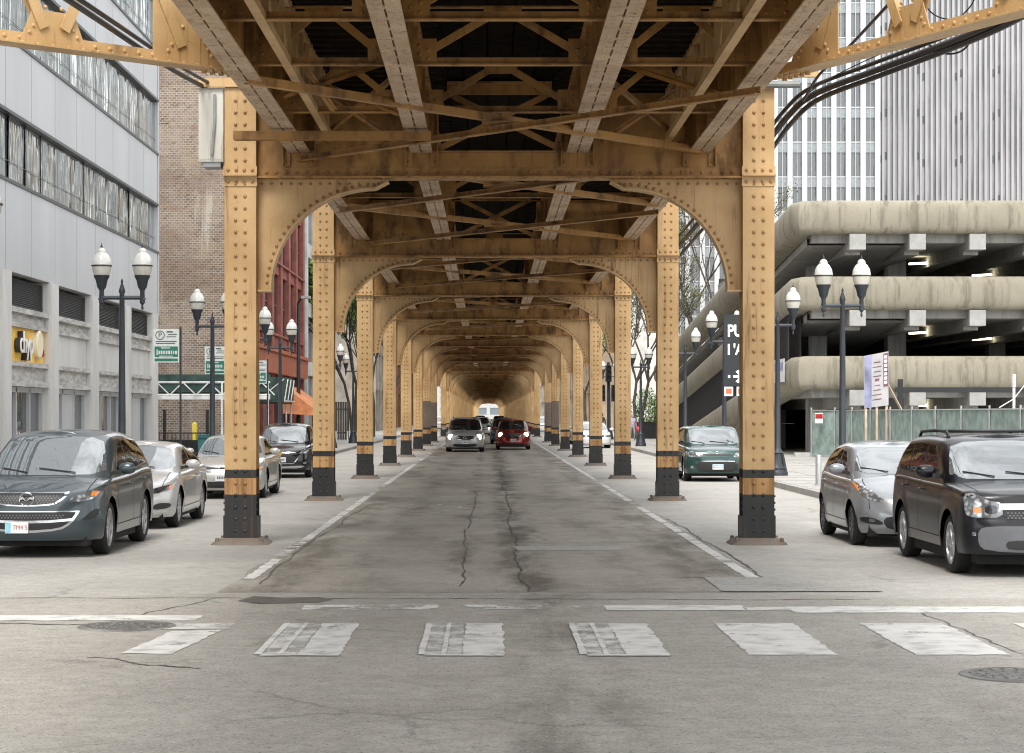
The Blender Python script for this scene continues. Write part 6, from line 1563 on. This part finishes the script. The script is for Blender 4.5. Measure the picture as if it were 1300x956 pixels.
# ---- right row
c5 = dict(suv, L=4.8, W=1.814, H=1.70, wb=2.857, fo=.93, tr=.365, tread=.235, af=.62, n=4.5, paint=P_ink, dlo_chrome=0, gh=(1.22, 1.95, 4.1, 4.7, .84, .70), sh=[(0, .98), (.2, 1.02), (.6, 1.05), (1.2, 1.08), (2.5, 1.10), (4.8, 1.14)], crown=[(0, .0), (.3, .03), (1.2, .045), (4.8, .03)],
    dlo=[(1.75, 1.14), (2.05, 1.4), (2.3, 1.53), (3.2, 1.56), (4.0, 1.53), (4.35, 1.4), (4.4, 1.2), (3.2, 1.16)], pil=[2.7, 3.55], rails=M['trim'], crossbars=1, spokes=5, cladding=M['grey_plastic'], roof=[(1.95, -.02), (3, 0), (4.1, -.03)], fp=[(.25, .05), (.35, .0), (.62, .0), (.70, .03), (.98, .08), (1.1, .14)], fb=.28, sill=.30, ga=.4, gb=.3)
c5['front'] = [('mid', 'bumper', 'grey_plastic', [(0, .30), (.66, .33), (.74, .40), (.74, .58), (.62, .62), (0, .62)], .012), ('mid', 'bumper_slot', 'trim', [(0, .34), (.4, .34), (.44, .40), (.4, .45), (0, .45)], .017), ('mid', 'grille', 'trim', [(0, .965), (.44, .965), (.46, .86), (.44, .70), (0, .69)], .006), ('bar', 'grille_bar', 'chrome', [(-.5, .845), (0, .85), (.5, .845)], .075), ('bowtie', .85, 1.3),
    ('mesh', 'grille_mesh', 'grey_plastic', (-.40, .40, .71, .79), 0), ('pair', 'headlight', 'lamp_glass', [(.46, .715), (.80, .715), (.862, .75), (.866, .99), (.74, 1.0), (.62, .915), (.46, .895)]), ('pair', 'headlight_lens', 'lamp_dark', [(.52, .76), (.66, .76), (.66, .86), (.52, .86)], 'F', .014), ('pair', 'indicator', 'amber', [(.70, .77), (.78, .77), (.78, .84), (.70, .84)], 'F', .014),
    ('pair', 'fog_light', 'lamp_glass', [(.765, .50), (.805, .50), (.805, .545), (.765, .545)]), ('plate', .53)]
Car(c5, 'inky black boxy sport utility car with roof rails, parked frontmost at right', (6.54, 19.05, 0), 0, 'parked_car', 'cars parked along the right kerb')
c6 = dict(suv, L=4.14, W=1.695, H=1.535, wb=2.6, fo=.82, tr=.315, tread=.2, af=.95, n=2.9, paint=P_grey, dlo_chrome=0, rim='alloy_dark', spokes=10, gh=(.86, 1.75, 3.4, 4.0, .775, .61), sh=[(0, .70), (.2, .80), (.6, .92), (.95, .97), (2.5, 1.0), (4.14, 1.05)], crown=[(0, .0), (.3, .04), (1.0, .075), (2, .05), (4.1, .03)],
    dlo=[(1.45, 1.04), (1.75, 1.23), (2.05, 1.36), (2.8, 1.41), (3.3, 1.36), (3.55, 1.22), (3.3, 1.09)], pil=[2.3], roof=[(1.75, -.035), (2.5, 0), (3.4, -.05)], fp=[(.2, .08), (.32, .0), (.45, .0), (.62, .05), (.8, .14), (.95, .25)], fb=.2, sill=.23, wst=.095)
c6['front'] = [('mid', 'grille', 'trim', [(0, .70), (.28, .70), (.36, .64), (.28, .56), (0, .54)]), ('bars', 'grille_bar', 'chrome', [[(-.34, .70), (-.2, .57), (0, .545), (.2, .57), (.34, .70)]], .03), ('oval', .64, .05), ('mid', 'lower_grille', 'trim', [(0, .46), (.44, .46), (.5, .38), (.42, .27), (0, .26)]), ('plate', .42),
    ('pair', 'headlight', 'lamp_glass', [(.44, .66), (.60, .665), (.77, .76), (.80, .93), (.72, .91), (.56, .78)]), ('pair', 'indicator', 'amber', [(.765, .80), (.79, .83), (.81, .93), (.77, .905)], 'F', .014), ('pair', 'fog_recess', 'trim', [(.50, .33), (.76, .36), (.78, .44), (.64, .44), (.50, .38)]), ('pair', 'fog_light', 'lamp_glass', [(.60, .365), (.67, .37), (.67, .425), (.60, .42)], 'F', .015)]
Car(c6, 'mid grey hatchback parked behind the inky black utility car at right', (6.22, 23.35, 0), 0, 'parked_car', 'cars parked along the right kerb')
c7 = dict(suv, L=4.14, W=1.80, H=1.61, wb=2.57, fo=.83, tr=.335, tread=.215, af=.6, n=3.8, paint=P_green, dlo_chrome=0, gh=(1.0, 1.62, 3.7, 4.1, .82, .72), sh=[(0, .88), (.2, .92), (.6, .97), (1.1, 1.0), (2.5, 1.03), (4.14, 1.08)], dlo=[(1.5, 1.07), (1.75, 1.3), (1.95, 1.44), (2.8, 1.48), (3.5, 1.44), (3.7, 1.25), (3.4, 1.12)], pil=[2.35], ga=.4, gb=.3, roof=[(1.6, -.02), (2.6, 0), (3.7, -.02)])
c7['front'] = [('mid', 'grille', 'trim', [(0, .80), (.38, .81), (.42, .78), (.38, .755), (0, .75)]), ('pair', 'headlight', 'lamp_glass', [(.46, .70), (.74, .70), (.86, .76), (.865, .86), (.70, .88), (.5, .80)]), ('mid', 'lower_grille', 'trim', [(0, .58), (.48, .58), (.60, .50), (.56, .30), (0, .28)]), ('bars', 'grille_bar', 'chrome', [[(-.5, .59), (0, .595), (.5, .59)]], .02), ('plate', .43, .02, 'blue'), ('pair', 'fog_light', 'lamp_glass', [(.66, .37), (.76, .38), (.76, .47), (.66, .46)]), ('oval', .83, .03)]
Car(c7, 'dark green boxy hatchback with blue plate, between the two nearest right columns', (6.52, 46.0, 0), 0, 'parked_car', 'cars parked along the right kerb')
# ---- oncoming traffic
c8 = dict(suv, L=5.1, W=1.96, H=1.76, wb=3.0, fo=.95, tr=.345, paint=P_van, gh=(.95, 1.95, 4.5, 5.0, .90, .73), dlo_chrome=0, sh=[(0, .82), (.2, .90), (.6, .99), (1.1, 1.04), (2.5, 1.06), (5.1, 1.1)], dlo=[(1.7, 1.1), (2.1, 1.36), (2.4, 1.54), (3.2, 1.6), (4.4, 1.57), (4.6, 1.2)], pil=[2.7, 3.8], ws=M['side_glass'], rails=P_van, roof=[(1.95, -.02), (3, 0), (4.5, -.03)])
c8['front'] = [('mid', 'grille', 'trim', [(0, .82), (.40, .82), (.46, .76), (.38, .64), (0, .62)]), ('bars', 'grille_bar', 'chrome', [[(-.44, .80), (0, .79), (.44, .80)], [(-.42, .72), (0, .71), (.42, .72)], [(-.38, .64), (.38, .64)]], .03), ('oval', .72, .05), ('pair', 'headlight', 'lamp_glass', [(.52, .66), (.86, .70), (.92, .88), (.76, .87), (.54, .78)]), ('lit', .72, .77, .13), ('mid', 'lower_grille', 'trim', [(0, .40), (.55, .42), (.62, .36), (.5, .28), (0, .27)]), ('plate', .50)]
Car(c8, 'grey minivan driving towards the camera with lit headlights, in the left lane', (-1.19, 81.5, 0), 0, 'moving_car', 'oncoming traffic under the track')
c9 = dict(c6, L=4.58, W=1.86, H=1.62, wb=2.74, fo=.9, tr=.345, paint=P_red, rim='alloy', spokes=6, gh=(1.05, 1.85, 3.8, 4.45, .86, .66), af=.9, sh=[(0, .80), (.2, .88), (.6, .97), (1.1, 1.02), (2.5, 1.04), (4.58, 1.08)], dlo=[(1.6, 1.08), (1.95, 1.3), (2.2, 1.44), (3, 1.48), (3.7, 1.42), (3.85, 1.2)], pil=[2.5], ws=M['side_glass'], roof=[(1.85, -.03), (2.7, 0), (3.8, -.04)])
c9['front'] = [('mid', 'grille', 'trim', [(0, .85), (.38, .84), (.46, .77), (.34, .66), (0, .64)]), ('bars', 'grille_bar', 'chrome', [[(-.44, .80), (-.3, .68), (0, .645), (.3, .68), (.44, .80)], [(-.4, .845), (0, .86), (.4, .845)]] + [[(x, .68), (x, .83)] for x in (-.3, -.2, -.1, 0, .1, .2, .3)], .025), ('oval', .75, .05), ('pair', 'headlight', 'lamp_glass', [(.54, .70), (.82, .74), (.87, .94), (.74, .90), (.56, .82)]), ('lit', .68, .81, .12), ('mid', 'lower_grille', 'trim', [(0, .36), (.6, .38), (.66, .32), (.52, .26), (0, .25)]), ('plate', .52)]
Car(c9, 'dark red crossover driving towards the camera with lit headlights, in the right lane', (1.34, 86.5, 0), 0, 'moving_car', 'oncoming traffic under the track')
lit = ('lit', .66, .70, .11, 'lamp_lit_far')
small = dict(c3, ns=60, rearw=0); small['front'] = [c3['front'][0], c3['front'][3], c3['front'][5]]
sm_suv = dict(c4_, ns=60, rearw=0); sm_suv['front'] = [c4_['front'][0], c4_['front'][5 + 1], c4_['front'][5]]
def far(cfg, paint, label, X, Y, lit_=False, nm='parked_car', grp='cars parked along the right kerb', dark=False):
    d = dict(cfg, paint=paint); d['front'] = list(cfg['front']) + ([lit] if lit_ else [])
    if dark: d['ws'] = M['side_glass']
    return Car(d, label, (X, Y, 0), 0, nm, grp)
far(small, P_white, 'white sedan parked beyond the third right column', 6.0, 90.5)
far(small, P_sil, 'small white and silver sedan parked far down the right kerb by the dark standing person', 6.1, 101)
far(sm_suv, P_white, 'tiny white crossover parked far away at right, beyond the red crossover', 5.6, 160)
far(sm_suv, P_white, 'tiny white crossover parked far away at left, beyond the grey minivan', -6.1, 186, grp='cars parked along the left kerb')
T_ = 'oncoming traffic under the track'
far(sm_suv, P_blue, 'dark car following close behind the red crossover', 1.0, 103, False, 'moving_car', T_, True)
far(sm_suv, P_sil2, 'distant silver car with lit headlights right of the grey minivan', -.65, 140, True, 'moving_car', T_, True)
far(small, P_black, 'distant black car with lit headlights between the minivan and the red crossover', 1.7, 165, True, 'moving_car', T_, True)
far(sm_suv, P_red, 'tiny distant red car in the middle of the far traffic', 1.4, 205, False, 'moving_car', T_, True)
far(sm_suv, P_black, 'tiny farthest dark car under the end of the elevated track', -1.2, 240, True, 'moving_car', T_, True)
